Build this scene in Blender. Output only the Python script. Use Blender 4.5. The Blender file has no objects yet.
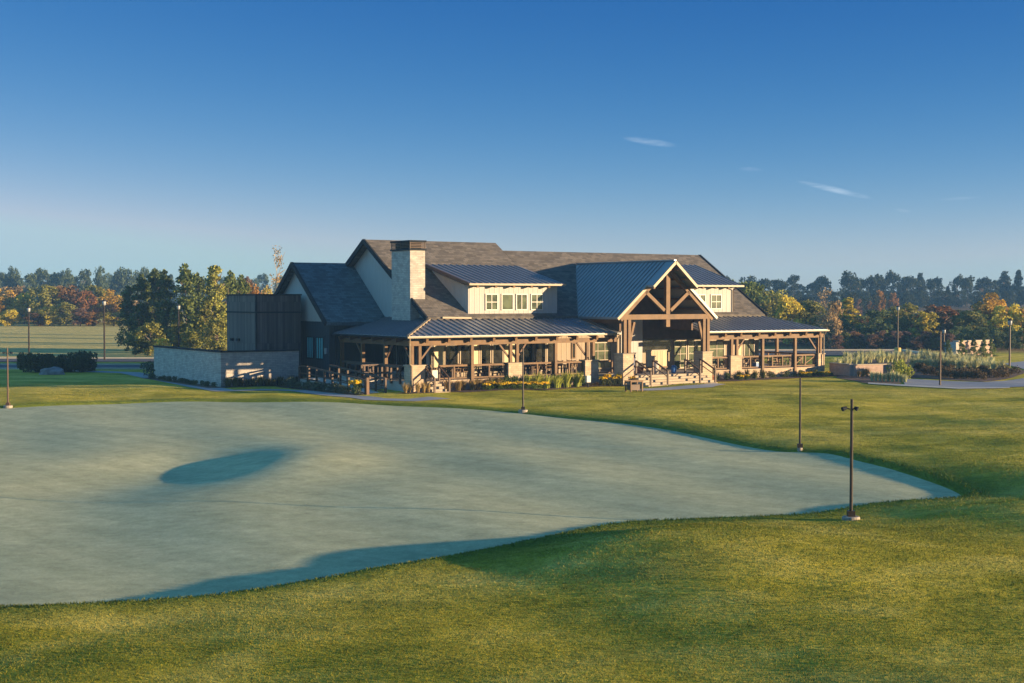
import bpy, bmesh, math, random
import numpy as np
from mathutils import Vector, Matrix
R = math.radians
rng = random.Random(7)
S = bpy.context.scene
COL = S.collection

# ------------------------------------------------------------------ terrain
GREEN = [(-28.53,77.86),(-27.25,78.33),(-26.47,78.75),(-25.64,79.26),(-24.57,79.98),(-23.44,80.79),(-22.26,81.44),(-21.01,81.85),(-19.7,82.11),(-18.35,82.2),(-16.96,82.06),(-15.52,81.75),(-14.1,81.44),(-12.68,81.22),(-11.27,81.0),(-9.93,80.7),(-8.69,80.27),(-7.51,79.76),(-6.35,79.26),(-5.19,78.81),(-4.04,78.37),(-2.9,77.86),(-1.75,77.26),(-0.62,76.59),(0.43,75.86),(1.36,75.06),(2.22,74.19),(3.05,73.35),(3.9,72.59),(4.72,71.84),(5.49,70.99),(6.2,69.98),(6.85,68.86),(7.42,67.73),(7.88,66.6),(8.26,65.45),(8.65,64.29),(9.08,63.07),(9.51,61.84),(9.92,60.75),(10.31,59.85),(10.68,59.11),(11.03,58.54),(11.35,58.24),(11.65,58.11),(11.96,57.97),(12.32,57.79),(12.7,57.6),(13.03,57.21),(13.27,56.5),(13.46,55.6),(13.65,54.73),(13.85,53.97),(14.04,53.24),(14.21,52.46),(14.35,51.59),(14.47,50.68),(14.56,49.8),(14.63,48.95),(14.69,48.13),(14.71,47.39),(14.7,46.74),(14.66,46.16),(14.61,45.67),(14.56,45.3),(14.5,45.02),(14.41,44.75),(14.3,44.44),(14.16,44.13),(13.96,43.86),(13.69,43.65),(13.36,43.47),(12.99,43.32),(12.58,43.21),(12.12,43.12),(11.66,43.0),(11.22,42.84),(10.77,42.65),(10.27,42.38),(9.7,41.95),(9.09,41.43),(8.47,41.0),(7.85,40.74),(7.22,40.57),(6.61,40.44),(5.99,40.35),(5.39,40.3),(4.85,40.25),(4.41,40.2),(4.03,40.16),(3.68,40.07),(3.36,39.94),(3.07,39.77),(2.78,39.53),(2.49,39.2),(2.19,38.8),(1.87,38.33),(1.52,37.79),(1.16,37.19),(0.74,36.58),(0.25,35.96),(-0.28,35.32),(-0.8,34.7),(-1.27,34.12),(-1.72,33.56),(-2.18,33.01),(-2.67,32.48),(-3.17,31.96),(-3.66,31.47),(-4.12,31.01),(-4.57,30.58),(-5.03,30.18),(-5.51,29.81),(-6.0,29.48),(-6.54,29.17),(-7.14,28.89),(-7.78,28.64),(-8.42,28.42),(-8.96,28.21),(-9.49,28.04),(-10.29,27.97),(-11.47,27.96),(-12.91,28.07),(-14.5,28.5),(-16.22,29.21),(-18.08,30.24),(-20.0,32.0),(-21.93,34.7),(-23.91,38.13),(-26.0,42.0),(-28.33,46.37),(-30.78,51.19),(-33.0,56.0),(-35.07,60.96),(-36.93,65.93),(-38.0,70.0),(-38.05,72.75),(-37.33,74.6),(-36.0,76.0),(-33.75,76.94),(-30.88,77.43)]
def _ss(a, b, x):
    t = np.clip((x-a)/(b-a), 0, 1); return t*t*(3-2*t)
def green_sd(X, Y):
    """signed distance to the outline of the putting green, negative inside"""
    P = np.array(GREEN); Q = np.roll(P, -1, 0)
    X = np.asarray(X, float); Y = np.asarray(Y, float)
    best = np.full(X.shape, 1e9); ins = np.zeros(X.shape, bool)
    for (x0, y0), (x1, y1) in zip(P, Q):
        dx, dy = x1-x0, y1-y0
        t = np.clip(((X-x0)*dx+(Y-y0)*dy)/(dx*dx+dy*dy+1e-9), 0, 1)
        best = np.minimum(best, (X-x0-t*dx)**2+(Y-y0-t*dy)**2)
        c = (y0 > Y) != (y1 > Y)
        with np.errstate(divide='ignore', invalid='ignore'):
            ins ^= c & (X < dx*(Y-y0)/(dy if dy else 1e-9)+x0)
    return np.where(ins, -1, 1)*np.sqrt(best)
def _vn(X, Y, s):
    x = X/s; y = Y/s; i = np.floor(x); j = np.floor(y); fx = x-i; fy = y-j; fx = fx*fx*(3-2*fx); fy = fy*fy*(3-2*fy)
    def h(a, b): v = np.sin(a*127.1+b*311.7+s*17.3)*43758.5453; return v-np.floor(v)
    return (h(i, j)*(1-fx)+h(i+1, j)*fx)*(1-fy)+(h(i, j+1)*(1-fx)+h(i+1, j+1)*fx)*fy-.5
def base_height(X, Y):
    """the broad lie of the land, without the bank round the green"""
    z = -0.35*(1-_ss(68, 84, Y))
    near = 1-_ss(95, 110, Y)
    z = z + near*(0.05*np.sin(X*.31+1.3+.12*Y)*np.cos(Y*.23+.4) + 0.03*np.sin(X*.83+Y*.37))*1.0
    z = z - .5*_ss(120, 170, Y)
    z = z + 1.9*_ss(170, 290, Y)*_ss(10, -75, X)                       # the rising fairway
    z = z + .5*_ss(170, 260, Y)*_ss(-20, 40, X) + 3.4*_ss(250, 420, Y)*_ss(-40, 60, X)
    z = z + 1.2*_ss(480, 900, Y)
    return z
def green_height(X, Y):
    z = base_height(X, Y)
    def hump(x, y, h, rx, ry): return h*np.exp(-((X-x)/rx)**2-((Y-y)/ry)**2)
    return z + hump(-8.6, 53.2, .31, 2.6, 6.5) - hump(-13.2, 51.8, .36, 3.2, 6) + .05*_vn(X, Y, 4.1)*np.exp(-((X+11)/7)**2-((Y-52)/9)**2)
def ground_height(X, Y):
    X = np.asarray(X, float); Y = np.asarray(Y, float)
    sd = green_sd(X, Y)
    def hump(x, y, h, rx, ry): return h*np.exp(-((X-x)/rx)**2-((Y-y)/ry)**2)
    lip = 0.10 + .06*_ss(5, 14, X)*_ss(60, 45, Y)
    lip = lip + hump(-3.2, 32.2, .36, 3.6, 2.6) + hump(-9, 29.5, .34, 4, 2.4)
    z = green_height(X, Y) + np.clip(sd*.45, -.10, lip)
    out = _ss(0, 4.5, sd)
    z = z - out*.022*np.clip(3-X, 0, 14)*(1-_ss(27, 36, Y))
    rough = _ss(.3, 2.0, sd)*(1-_ss(84, 92, Y))
    z = z + rough*(.16*_vn(X, Y, 9.)+.075*_vn(X+31, Y, 3.3)+.035*_vn(X, Y+77, 1.4))
    z = z + out*(hump(4.6, 32.5, .82, 5.8, 5.2) + hump(-5, 26.5, .2, 4, 4) + hump(19, 40, .35, 7, 9) + hump(22, 60, .25, 9, 10))
    return z

def gh(x, y): return float(ground_height(x, y))

# ------------------------------------------------------------------ mesh helpers
class MB:
    def __init__(s): s.V = []; s.F = []
    def poly(s, pts):
        n = len(s.V); s.V += [tuple(map(float, p)) for p in pts]; s.F.append(tuple(range(n, n+len(pts)))); return s
    def prism(s, pts, off):
        n = len(s.V); k = len(pts); o = Vector(off)
        s.V += [tuple(map(float, p)) for p in pts] + [tuple(Vector(p)+o) for p in pts]
        s.F.append(tuple(range(n, n+k))); s.F.append(tuple(range(n+2*k-1, n+k-1, -1)))
        for i in range(k):
            j = (i+1) % k; s.F.append((n+i, n+j, n+k+j, n+k+i))
        return s
    def box(s, a0, a1, b0, b1, z0, z1):
        return s.prism([(a0, b0, z0), (a1, b0, z0), (a1, b1, z0), (a0, b1, z0)], (0, 0, z1-z0))
    def bar(s, p, q, w, h=None, up=(0, 0, 1)):
        p = Vector(p); q = Vector(q); d = (q-p).normalized(); h = h or w
        r = d.cross(Vector(up))
        if r.length < 1e-3: r = d.cross(Vector((0, 1, 0)))
        r.normalize(); t = r.cross(d).normalized()
        c = [p+r*(w/2*x)+t*(h/2*y) for x, y in ((-1, -1), (1, -1), (1, 1), (-1, 1))]
        return s.prism(c, q-p)
    def tube(s, p, q, r0, r1=None, n=8):
        p = Vector(p); q = Vector(q); r1 = r0 if r1 is None else r1
        d = (q-p).normalized(); x = d.orthogonal().normalized(); y = d.cross(x)
        k = len(s.V)
        for c, r in ((p, r0), (q, r1)):
            for i in range(n):
                t = 2*math.pi*i/n; s.V.append(tuple(c+x*(r*math.cos(t))+y*(r*math.sin(t))))
        for i in range(n):
            j = (i+1) % n; s.F.append((k+i, k+j, k+n+j, k+n+i))
        s.F.append(tuple(range(k+n-1, k-1, -1))); s.F.append(tuple(range(k+n, k+2*n)))
        return s
    def mesh(s, name, mat, smooth=False, fix=True):
        me = bpy.data.meshes.new(name); me.from_pydata(s.V, [], s.F)
        if fix:
            bm = bmesh.new(); bm.from_mesh(me); bmesh.ops.recalc_face_normals(bm, faces=bm.faces); bm.to_mesh(me); bm.free()
        if mat: me.materials.append(mat)
        if smooth: me.shade_smooth()
        me.update(); return me
    def build(s, name, mat, parent=None, smooth=False, fix=True):
        return link(name, s.mesh(name, mat, smooth, fix), parent)
def link(name, me, parent=None):
    o = bpy.data.objects.new(name, me); COL.objects.link(o)
    if parent is not None: o.parent = parent
    return o
def tag(o, label=None, cat=None, group=None, kind=None):
    if label: o['label'] = label
    if cat: o['category'] = cat
    if group: o['group'] = group
    if kind: o['kind'] = kind
    return o
def thing(name, label, cat, loc=(0, 0, 0), rz=0, group=None):
    o = bpy.data.objects.new(name, None); COL.objects.link(o)
    o.empty_display_size = .2; o.location = loc; o.rotation_euler = (0, 0, rz)
    return tag(o, label, cat, group)
def dup(root, loc, rz=0, label=None, group=None):
    r = root.copy(); COL.objects.link(r); r.location = loc; r.rotation_euler = (0, 0, rz)
    if label: r['label'] = label
    if group: r['group'] = group
    for ch in list(root.children):
        c = ch.copy(); COL.objects.link(c); c.parent = r
        for gc in list(ch.children):
            d = gc.copy(); COL.objects.link(d); d.parent = c
    return r

# ------------------------------------------------------------------ materials
def nt(name):
    m = bpy.data.materials.new(name); m.use_nodes = True
    t = m.node_tree; return m, t, t.nodes['Principled BSDF']
def N(t, typ, **kw):
    n = t.nodes.new(typ)
    for k, v in kw.items():
        if k in n.inputs: n.inputs[k].default_value = v
        else: setattr(n, k, v)
    return n
def ramp(t, fac, stops):
    r = t.nodes.new('ShaderNodeValToRGB'); e = r.color_ramp.elements
    while len(e) < len(stops): e.new(.5)
    for el, (p, c) in zip(e, stops): el.position = p; el.color = (*c, 1)
    t.links.new(fac, r.inputs[0]); return r.outputs[0]
def sc(c, k): return tuple(min(1, x*k) for x in c)
def mapped(t, scale=(1, 1, 1), coord='Object'):
    tc = t.nodes.new('ShaderNodeTexCoord'); mp = t.nodes.new('ShaderNodeMapping'); mp.inputs['Scale'].default_value = scale
    t.links.new(tc.outputs[coord], mp.inputs[0]); return mp.outputs[0]
def noise(t, vec, scale, detail=4, rough=.6):
    n = N(t, 'ShaderNodeTexNoise', Scale=scale, Detail=detail, Roughness=rough); t.links.new(vec, n.inputs['Vector']); return n.outputs['Fac']
def bump(t, b, h, strength=.5, dist=.02):
    n = N(t, 'ShaderNodeBump', Strength=strength, Distance=dist); t.links.new(h, n.inputs['Height']); t.links.new(n.outputs[0], b.inputs['Normal']); return n
def plain(name, c, rough=.8, var=.25, scale=2., metallic=0, bmp=0, stretch=(1, 1, 1), spec=.4):
    m, t, b = nt(name)
    v = mapped(t, stretch); f = noise(t, v, scale)
    t.links.new(ramp(t, f, [(.3, sc(c, 1-var)), (.7, sc(c, 1+var))]), b.inputs['Base Color'])
    b.inputs['Roughness'].default_value = rough; b.inputs['Metallic'].default_value = metallic
    b.inputs['Specular IOR Level'].default_value = spec
    if bmp: bump(t, b, noise(t, v, scale*4), bmp, .03)
    return m
def flat_coords(t, sx=1, sz=1):
    """(along the wall, up) for walls standing on either building axis"""
    tc = t.nodes.new('ShaderNodeTexCoord'); s = t.nodes.new('ShaderNodeSeparateXYZ'); t.links.new(tc.outputs['Object'], s.inputs[0])
    a = N(t, 'ShaderNodeMath', operation='ADD'); t.links.new(s.outputs[0], a.inputs[0]); t.links.new(s.outputs[1], a.inputs[1])
    c = t.nodes.new('ShaderNodeCombineXYZ'); t.links.new(a.outputs[0], c.inputs[0]); t.links.new(s.outputs[2], c.inputs[1])
    mp = t.nodes.new('ShaderNodeMapping'); mp.inputs['Scale'].default_value = (sx, sz, 1); t.links.new(c.outputs[0], mp.inputs[0])
    return mp.outputs[0]
def masonry(name, c1, c2, mortar, bw, rh, msize=.012, bmp=.6, rough=.9, var=.3):
    m, t, b = nt(name); v = flat_coords(t)
    br = N(t, 'ShaderNodeTexBrick', Scale=1.0); br.inputs['Color1'].default_value = (*c1, 1); br.inputs['Color2'].default_value = (*c2, 1)
    br.inputs['Mortar'].default_value = (*mortar, 1); br.inputs['Mortar Size'].default_value = msize
    br.inputs['Brick Width'].default_value = bw; br.inputs['Row Height'].default_value = rh; br.offset = .4
    t.links.new(v, br.inputs['Vector'])
    f = noise(t, v, 2.2, 5); r = ramp(t, f, [(.3, (1-var,)*3), (.75, (1+var*.3,)*3)])
    mx = N(t, 'ShaderNodeMix', data_type='RGBA', blend_type='MULTIPLY'); mx.inputs[0].default_value = 1
    t.links.new(br.outputs[0], mx.inputs[6]); t.links.new(r, mx.inputs[7]); t.links.new(mx.outputs[2], b.inputs['Base Color'])
    b.inputs['Roughness'].default_value = rough; bump(t, b, br.outputs[0], bmp, .03)
    return m
def siding(name, c, pitch=.4, rough=.7, var=.08, vert=True, bmp=.8):
    m, t, b = nt(name); v = flat_coords(t)
    w = N(t, 'ShaderNodeTexWave', Scale=1.0, wave_profile='SIN', bands_direction='X' if vert else 'Y')
    w.inputs['Scale'].default_value = .314/pitch*1.0; w.inputs['Distortion'].default_value = 0
    t.links.new(v, w.inputs['Vector'])
    st = ramp(t, w.outputs['Fac'], [(.0, (0, 0, 0)), (.86, (0, 0, 0)), (.92, (1, 1, 1)), (1, (1, 1, 1))])
    f = noise(t, mapped(t, (3, 3, .4)), 1.5, 5)
    t.links.new(ramp(t, f, [(.3, sc(c, 1-var)), (.7, sc(c, 1+var))]), b.inputs['Base Color'])
    b.inputs['Roughness'].default_value = rough; bump(t, b, st, bmp, .03)
    return m
def planks(name, c, pitch=.16, var=.45, rough=.75):
    """vertical boards, every board a tone of its own"""
    m, t, b = nt(name); v = flat_coords(t)
    br = N(t, 'ShaderNodeTexBrick', Scale=1.0); br.inputs['Brick Width'].default_value = pitch; br.inputs['Row Height'].default_value = 2.9
    br.inputs['Color1'].default_value = (*sc(c, 1-var), 1); br.inputs['Color2'].default_value = (*sc(c, 1+var), 1); br.inputs['Mortar'].default_value = (*sc(c, .35), 1)
    br.inputs['Mortar Size'].default_value = .006; br.offset = .0
    t.links.new(v, br.inputs['Vector'])
    f = noise(t, mapped(t, (6, 6, .5)), 1.2, 5); r = ramp(t, f, [(.3, (.75,)*3), (.7, (1.2,)*3)])
    mx = N(t, 'ShaderNodeMix', data_type='RGBA', blend_type='MULTIPLY'); mx.inputs[0].default_value = 1
    t.links.new(br.outputs[0], mx.inputs[6]); t.links.new(r, mx.inputs[7]); t.links.new(mx.outputs[2], b.inputs['Base Color'])
    b.inputs['Roughness'].default_value = rough; bump(t, b, br.outputs['Fac'], -.4, .02)
    return m
def shingles(name, c, var=.35):
    m, t, b = nt(name)
    v = mapped(t, (1, 0, 1.65)); sp = t.nodes.new('ShaderNodeSeparateXYZ'); t.links.new(v, sp.inputs[0])
    cb = t.nodes.new('ShaderNodeCombineXYZ'); t.links.new(sp.outputs[0], cb.inputs[0]); t.links.new(sp.outputs[2], cb.inputs[1])
    br = N(t, 'ShaderNodeTexBrick', Scale=1.0); br.inputs['Brick Width'].default_value = .42; br.inputs['Row Height'].default_value = .2
    br.inputs['Color1'].default_value = (*sc(c, 1-var), 1); br.inputs['Color2'].default_value = (*sc(c, 1+var), 1); br.inputs['Mortar'].default_value = (*sc(c, .5), 1)
    br.inputs['Mortar Size'].default_value = .012; t.links.new(cb.outputs[0], br.inputs['Vector'])
    f = noise(t, v, 1.1, 6, .7); r = ramp(t, f, [(.3, (.7, .7, .72)), (.7, (1.2, 1.17, 1.12))])
    mx = N(t, 'ShaderNodeMix', data_type='RGBA', blend_type='MULTIPLY'); mx.inputs[0].default_value = 1
    t.links.new(br.outputs[0], mx.inputs[6]); t.links.new(r, mx.inputs[7]); t.links.new(mx.outputs[2], b.inputs['Base Color'])
    b.inputs['Roughness'].default_value = .9; bump(t, b, br.outputs[0], .7, .04)
    return m
def leaf(name, *cols, trans=.25):
    m, t, b = nt(name)
    g = t.nodes.new('ShaderNodeNewGeometry'); oi = t.nodes.new('ShaderNodeObjectInfo')
    n = len(cols); c = ramp(t, g.outputs['Random Per Island'], [(i/max(1, n-1), col) for i, col in enumerate(cols)])
    hs = N(t, 'ShaderNodeHueSaturation'); t.links.new(c, hs.inputs['Color'])
    mr = N(t, 'ShaderNodeMapRange'); mr.inputs[3].default_value = .75; mr.inputs[4].default_value = 1.25
    t.links.new(oi.outputs['Random'], mr.inputs[0]); t.links.new(mr.outputs[0], hs.inputs['Value'])
    t.links.new(hs.outputs[0], b.inputs['Base Color']); b.inputs['Roughness'].default_value = .7; b.inputs['Specular IOR Level'].default_value = .2
    tr = t.nodes.new('ShaderNodeBsdfTranslucent'); t.links.new(hs.outputs[0], tr.inputs[0])
    ms = t.nodes.new('ShaderNodeMixShader'); ms.inputs[0].default_value = trans
    out = t.nodes['Material Output']; t.links.new(b.outputs[0], ms.inputs[1]); t.links.new(tr.outputs[0], ms.inputs[2]); t.links.new(ms.outputs[0], out.inputs[0])
    return m

mt = {}
mt['stone'] = masonry('limestone', (.56, .43, .30), (.43, .33, .23), (.36, .28, .20), .42, .14)
mt['stone_grey'] = masonry('pale_stone', (.50, .46, .41), (.36, .34, .31), (.30, .28, .26), .38, .12)
mt['brick'] = masonry('pinkish_brick', (.50, .33, .26), (.40, .26, .20), (.40, .34, .30), .22, .08)
mt['wood'] = plain('stained_timber', (.135, .072, .027), .65, .3, 1.5, stretch=(1, 1, 1), bmp=.2)
mt['wood_mid'] = plain('brown_timber', (.13, .07, .035), .65, .3, 1.5)
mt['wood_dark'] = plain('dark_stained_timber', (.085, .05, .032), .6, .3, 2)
mt['wood_light'] = planks('light_boards', (.46, .38, .24), .25, .12)
mt['soffit'] = plain('soffit_boards', (.11, .06, .035), .7, .3, 3)
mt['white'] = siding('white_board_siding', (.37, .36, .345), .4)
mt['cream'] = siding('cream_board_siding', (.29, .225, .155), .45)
mt['navy'] = siding('dark_slate_siding', (.012, .028, .042), .4, .55, .15)
mt['planks'] = planks('weathered_dark_boards', (.085, .072, .068), .17)
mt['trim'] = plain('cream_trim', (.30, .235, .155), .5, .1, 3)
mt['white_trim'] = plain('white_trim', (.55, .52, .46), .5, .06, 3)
mt['dark_trim'] = plain('dark_metal_trim', (.018, .022, .028), .8, .2, 3, spec=.15)
mt['shingle'] = shingles('weathered_shingles', (.112, .10, .086))
mt['slate'] = shingles('slate_blue_shingles', (.075, .12, .14))  # bluer copy of the shingles, with the wing roof's shade put into the colour
mt['metal'] = plain('standing_seam_metal', (.225, .235, .255), .42, .08, .8, metallic=.5)
mt['concrete'] = plain('concrete', (.42, .39, .35), .9, .12, 1.5)
mt['old_concrete'] = plain('weathered_concrete', (.26, .23, .19), .9, .35, 7)
mt['stepstone'] = plain('cut_stone_steps', (.36, .30, .22), .85, .15, 2)
mt['asphalt'] = plain('asphalt', (.055, .058, .065), .85, .2, 1.2)
mt['path'] = plain('pale_path', (.26, .26, .27), .9, .12, .8)
mt['kerb'] = plain('kerb_concrete', (.5, .45, .36), .9, .1, 1)
mt['mulch'] = plain('bark_mulch', (.10, .06, .04), .95, .5, 6, bmp=.8)
mt['bronze'] = plain('bronze_post', (.035, .026, .02), .45, .2, 5, metallic=.3)
mt['rust_post'] = plain('brown_post', (.085, .05, .03), .6, .2, 5)
mt['lamp_white'] = plain('pale_lamp_head', (.30, .31, .31), .4, .05, 5)
mt['terracotta'] = plain('terracotta', (.30, .12, .06), .8, .2, 6)
mt['bark'] = plain('bark', (.13, .095, .07), .95, .35, 6, bmp=.5)
mt['bark_pale'] = plain('pale_bark', (.30, .24, .18), .95, .3, 6)
mt['boulder'] = plain('grey_boulder', (.20, .19, .19), .9, .4, 2, bmp=.6)
mt['teal'] = plain('teal_drapes', (.08, .36, .40), .6, .15, 3, stretch=(3, 3, .2))  # teal reflection put into the pane colour of the wing windows
mt['blue'] = plain('blue_plastic', (.05, .16, .42), .5, .1, 3)
mt['box_white'] = plain('white_painted_metal', (.5, .48, .44), .5, .05, 3)
mt['slate_blue'] = plain('grey_blue_fabric', (.13, .14, .19), .8, .1, 5)
mt['curtain'] = plain('cream_curtain', (.58, .50, .32), .85, .15, 4, stretch=(6, 6, .3))
mt['screen'] = plain('black_screen', (.02, .02, .022), .25, .1, 3)
def glass_mat(name, c, rough=.06):
    m, t, b = nt(name)
    v = mapped(t); f = noise(t, v, 1.3, 3)
    t.links.new(ramp(t, f, [(.35, sc(c, .5)), (.65, sc(c, 1.6))]), b.inputs['Base Color'])
    b.inputs['Roughness'].default_value = rough; b.inputs['Specular IOR Level'].default_value = .6
    return m
mt['glass'] = glass_mat('dark_glass', (.022, .022, .018))
mt['glass_green'] = glass_mat('greenish_glass', (.07, .085, .045), .1)

# grass: the lawn
def grass_mat(name='lawn_grass', blades=False):
    m, t, b = nt(name)
    at = N(t, 'ShaderNodeAttribute', attribute_name='cover'); sp = t.nodes.new('ShaderNodeSeparateColor'); t.links.new(at.outputs['Color'], sp.inputs[0])
    v = mapped(t, (1, 1, 1)); vs = mapped(t, (.35, 1, 1))
    big = noise(t, vs, .13, 4, .6); mid = noise(t, mapped(t, (.75, 1, 1)), .42, 5, .62); fine = noise(t, v, 9, 4, .7); vfine = noise(t, v, 30, 3, .7)
    def lr(c0, c1, fac):
        x = N(t, 'ShaderNodeMix', data_type='RGBA'); 
        if isinstance(fac, float): x.inputs[0].default_value = fac
        else: t.links.new(fac, x.inputs[0])
        for i, c in ((6, c0), (7, c1)):
            if isinstance(c, tuple): x.inputs[i].default_value = (*c, 1)
            else: t.links.new(c, x.inputs[i])
        return x.outputs[2]
    c = ramp(t, big, [(.38, GRASS_A), (.5, GRASS_B), (.62, GRASS_C)])
    c2 = ramp(t, mid, [(.36, sc(GRASS_A, .8)), (.5, GRASS_B), (.64, sc(GRASS_C, 1.12))])
    c = lr(c, c2, .5)
    c = lr(c, COLLAR, sp.outputs[0])
    c = lr(c, ramp(t, mid, [(.3, (.40, .36, .14)), (.7, (.55, .47, .19))]), sp.outputs[1])
    c = lr(c, ramp(t, mid, [(.3, (.12, .07, .045)), (.7, (.19, .12, .07))]), sp.outputs[2])
    cl = ramp(t, noise(t, v, 2.1, 7, .75), [(.34, (.74, .78, .7)), (.66, (1.22, 1.18, 1.12))])
    mc = N(t, 'ShaderNodeMix', data_type='RGBA', blend_type='MULTIPLY'); mc.inputs[0].default_value = 1; t.links.new(c, mc.inputs[6]); t.links.new(cl, mc.inputs[7]); c = mc.outputs[2]
    fr = ramp(t, fine, [(.28, (.55, .58, .5)), (.5, (1, 1, 1)), (.75, (1.35, 1.3, 1.2))])
    mx = N(t, 'ShaderNodeMix', data_type='RGBA', blend_type='MULTIPLY'); mx.inputs[0].default_value = .8
    t.links.new(c, mx.inputs[6]); t.links.new(fr, mx.inputs[7])
    vr = ramp(t, vfine, [(.3, (.65, .65, .6)), (.7, (1.3, 1.28, 1.25))])
    m2 = N(t, 'ShaderNodeMix', data_type='RGBA', blend_type='MULTIPLY'); m2.inputs[0].default_value = .7
    t.links.new(mx.outputs[2], m2.inputs[6]); t.links.new(vr, m2.inputs[7])
    if blades:      # every blade a tone of its own
        gi = t.nodes.new('ShaderNodeNewGeometry'); br_ = ramp(t, gi.outputs['Random Per Island'], [(0, (.7, .72, .65)), (.6, (1.0, 1.0, 1)), (1, (1.25, 1.22, 1.2))])
        m3 = N(t, 'ShaderNodeMix', data_type='RGBA', blend_type='MULTIPLY'); m3.inputs[0].default_value = 1
        t.links.new(c, m3.inputs[6]); t.links.new(br_, m3.inputs[7]); t.links.new(m3.outputs[2], b.inputs['Base Color'])
        b.inputs['Roughness'].default_value = .8; b.inputs['Specular IOR Level'].default_value = .1
        sn = N(t, 'ShaderNodeVectorMath', operation='SCALE'); t.links.new(gi.outputs['Normal'], sn.inputs[0]); sn.inputs['Scale'].default_value = .22
        an = N(t, 'ShaderNodeVectorMath', operation='ADD'); t.links.new(sn.outputs[0], an.inputs[0]); an.inputs[1].default_value = (0, 0, .6)
        nn = N(t, 'ShaderNodeVectorMath', operation='NORMALIZE'); t.links.new(an.outputs[0], nn.inputs[0]); t.links.new(nn.outputs[0], b.inputs['Normal']); return m
    t.links.new(m2.outputs[2], b.inputs['Base Color'])
    b.inputs['Roughness'].default_value = .95; b.inputs['Specular IOR Level'].default_value = .1
    ad = N(t, 'ShaderNodeMath', operation='MULTIPLY_ADD'); t.links.new(fine, ad.inputs[0]); ad.inputs[1].default_value = 1.2; t.links.new(vfine, ad.inputs[2])
    bump(t, b, ad.outputs[0], GBUMP, .10)
    return m
GRASS_A, GRASS_B, GRASS_C = (.23, .25, .020), (.45, .385, .042), (.62, .51, .12)
COLLAR = (.15, .20, .02)
GBUMP = .7
mt['grass'] = grass_mat(); mt['blades'] = grass_mat('grass_blades', True)
def green_mat():
    m, t, b = nt('bentgrass')
    v = mapped(t); vs = mapped(t, (1, 1, 1))
    big = noise(t, vs, .16, 5, .6); fine = noise(t, v, 14, 4, .7); mid = noise(t, vs, 1.2, 4)
    c = ramp(t, big, [(.35, (.38, .39, .225)), (.65, (.48, .47, .265))])
    mr = ramp(t, mid, [(.3, (.88,)*3), (.7, (1.1,)*3)]); fr = ramp(t, fine, [(.3, (.85,)*3), (.7, (1.13,)*3)])
    gr = ramp(t, noise(t, v, 2.3, 9, .78), [(.33, (.80,)*3), (.67, (1.16,)*3)])
    wv = N(t, 'ShaderNodeTexWave', Scale=.26, Distortion=1.2, bands_direction='DIAGONAL'); wv.inputs['Detail Scale'].default_value = .6; t.links.new(v, wv.inputs['Vector'])
    wr_ = ramp(t, wv.outputs['Fac'], [(.35, (.965, .97, .965)), (.65, (1.03, 1.025, 1.03))])
    for f in (mr, fr, gr, wr_):
        mx = N(t, 'ShaderNodeMix', data_type='RGBA', blend_type='MULTIPLY'); mx.inputs[0].default_value = 1
        t.links.new(c, mx.inputs[6]); t.links.new(f, mx.inputs[7]); c = mx.outputs[2]
    t.links.new(c, b.inputs['Base Color']); b.inputs['Roughness'].default_value = .9; b.inputs['Specular IOR Level'].default_value = .15
    bump(t, b, fine, .35, .02)
    return m
mt['green'] = green_mat()

# ------------------------------------------------------------------ the ground
def axis(lo, hi, step, far_lo, far_hi):
    a = list(np.arange(lo, hi+1e-6, step))
    def tail(x, end, sgn):
        out = []; d = step
        while (x-end)*sgn < 0:
            d = min(d*1.13, 220); x += sgn*d; out.append(x)
        return out
    return np.array(tail(lo, far_lo, -1)[::-1]+a+tail(hi, far_hi, 1))
def grid_mesh(name, xs, ys, fz, mat):
    X, Y = np.meshgrid(xs, ys); Z = fz(X, Y); ny, nx = X.shape
    co = np.stack([X, Y, Z], -1).reshape(-1, 3)
    i = np.arange(ny*nx).reshape(ny, nx)
    q = np.stack([i[:-1, :-1], i[:-1, 1:], i[1:, 1:], i[1:, :-1]], -1).reshape(-1, 4)
    me = bpy.data.meshes.new(name); me.from_pydata(co.tolist(), [], q.tolist()); me.materials.append(mat); me.shade_smooth()
    return me, X, Y, Z
xs = axis(-42, 44, .33, -4500, 4500); ys = axis(16, 104, .33, -300, 6500)
me, X, Y, Z = grid_mesh('lawn', xs, ys, ground_height, mt['grass'])
sd = green_sd(X, Y)
collar = (1-_ss(.5, 2.2, sd))*.9*(X < 60)
field = _ss(138, 150, Y)*_ss(10, -30, X)*(1-_ss(300, 330, Y))
soil = np.clip(_ss(255, 262, Y)*_ss(-30, 30, X) + _ss(330, 340, Y) + _ss(166, 172, Y)*_ss(20, 40, X)*(1-_ss(225, 250, Y)), 0, 1)*.95
cov = np.stack([collar, field, soil, np.ones_like(X)], -1).reshape(-1, 4).astype(np.float32)
at = me.color_attributes.new('cover', 'FLOAT_COLOR', 'POINT'); at.data.foreach_set('color', cov.ravel())
lawn = tag(link('lawn', me), kind='structure')

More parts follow.
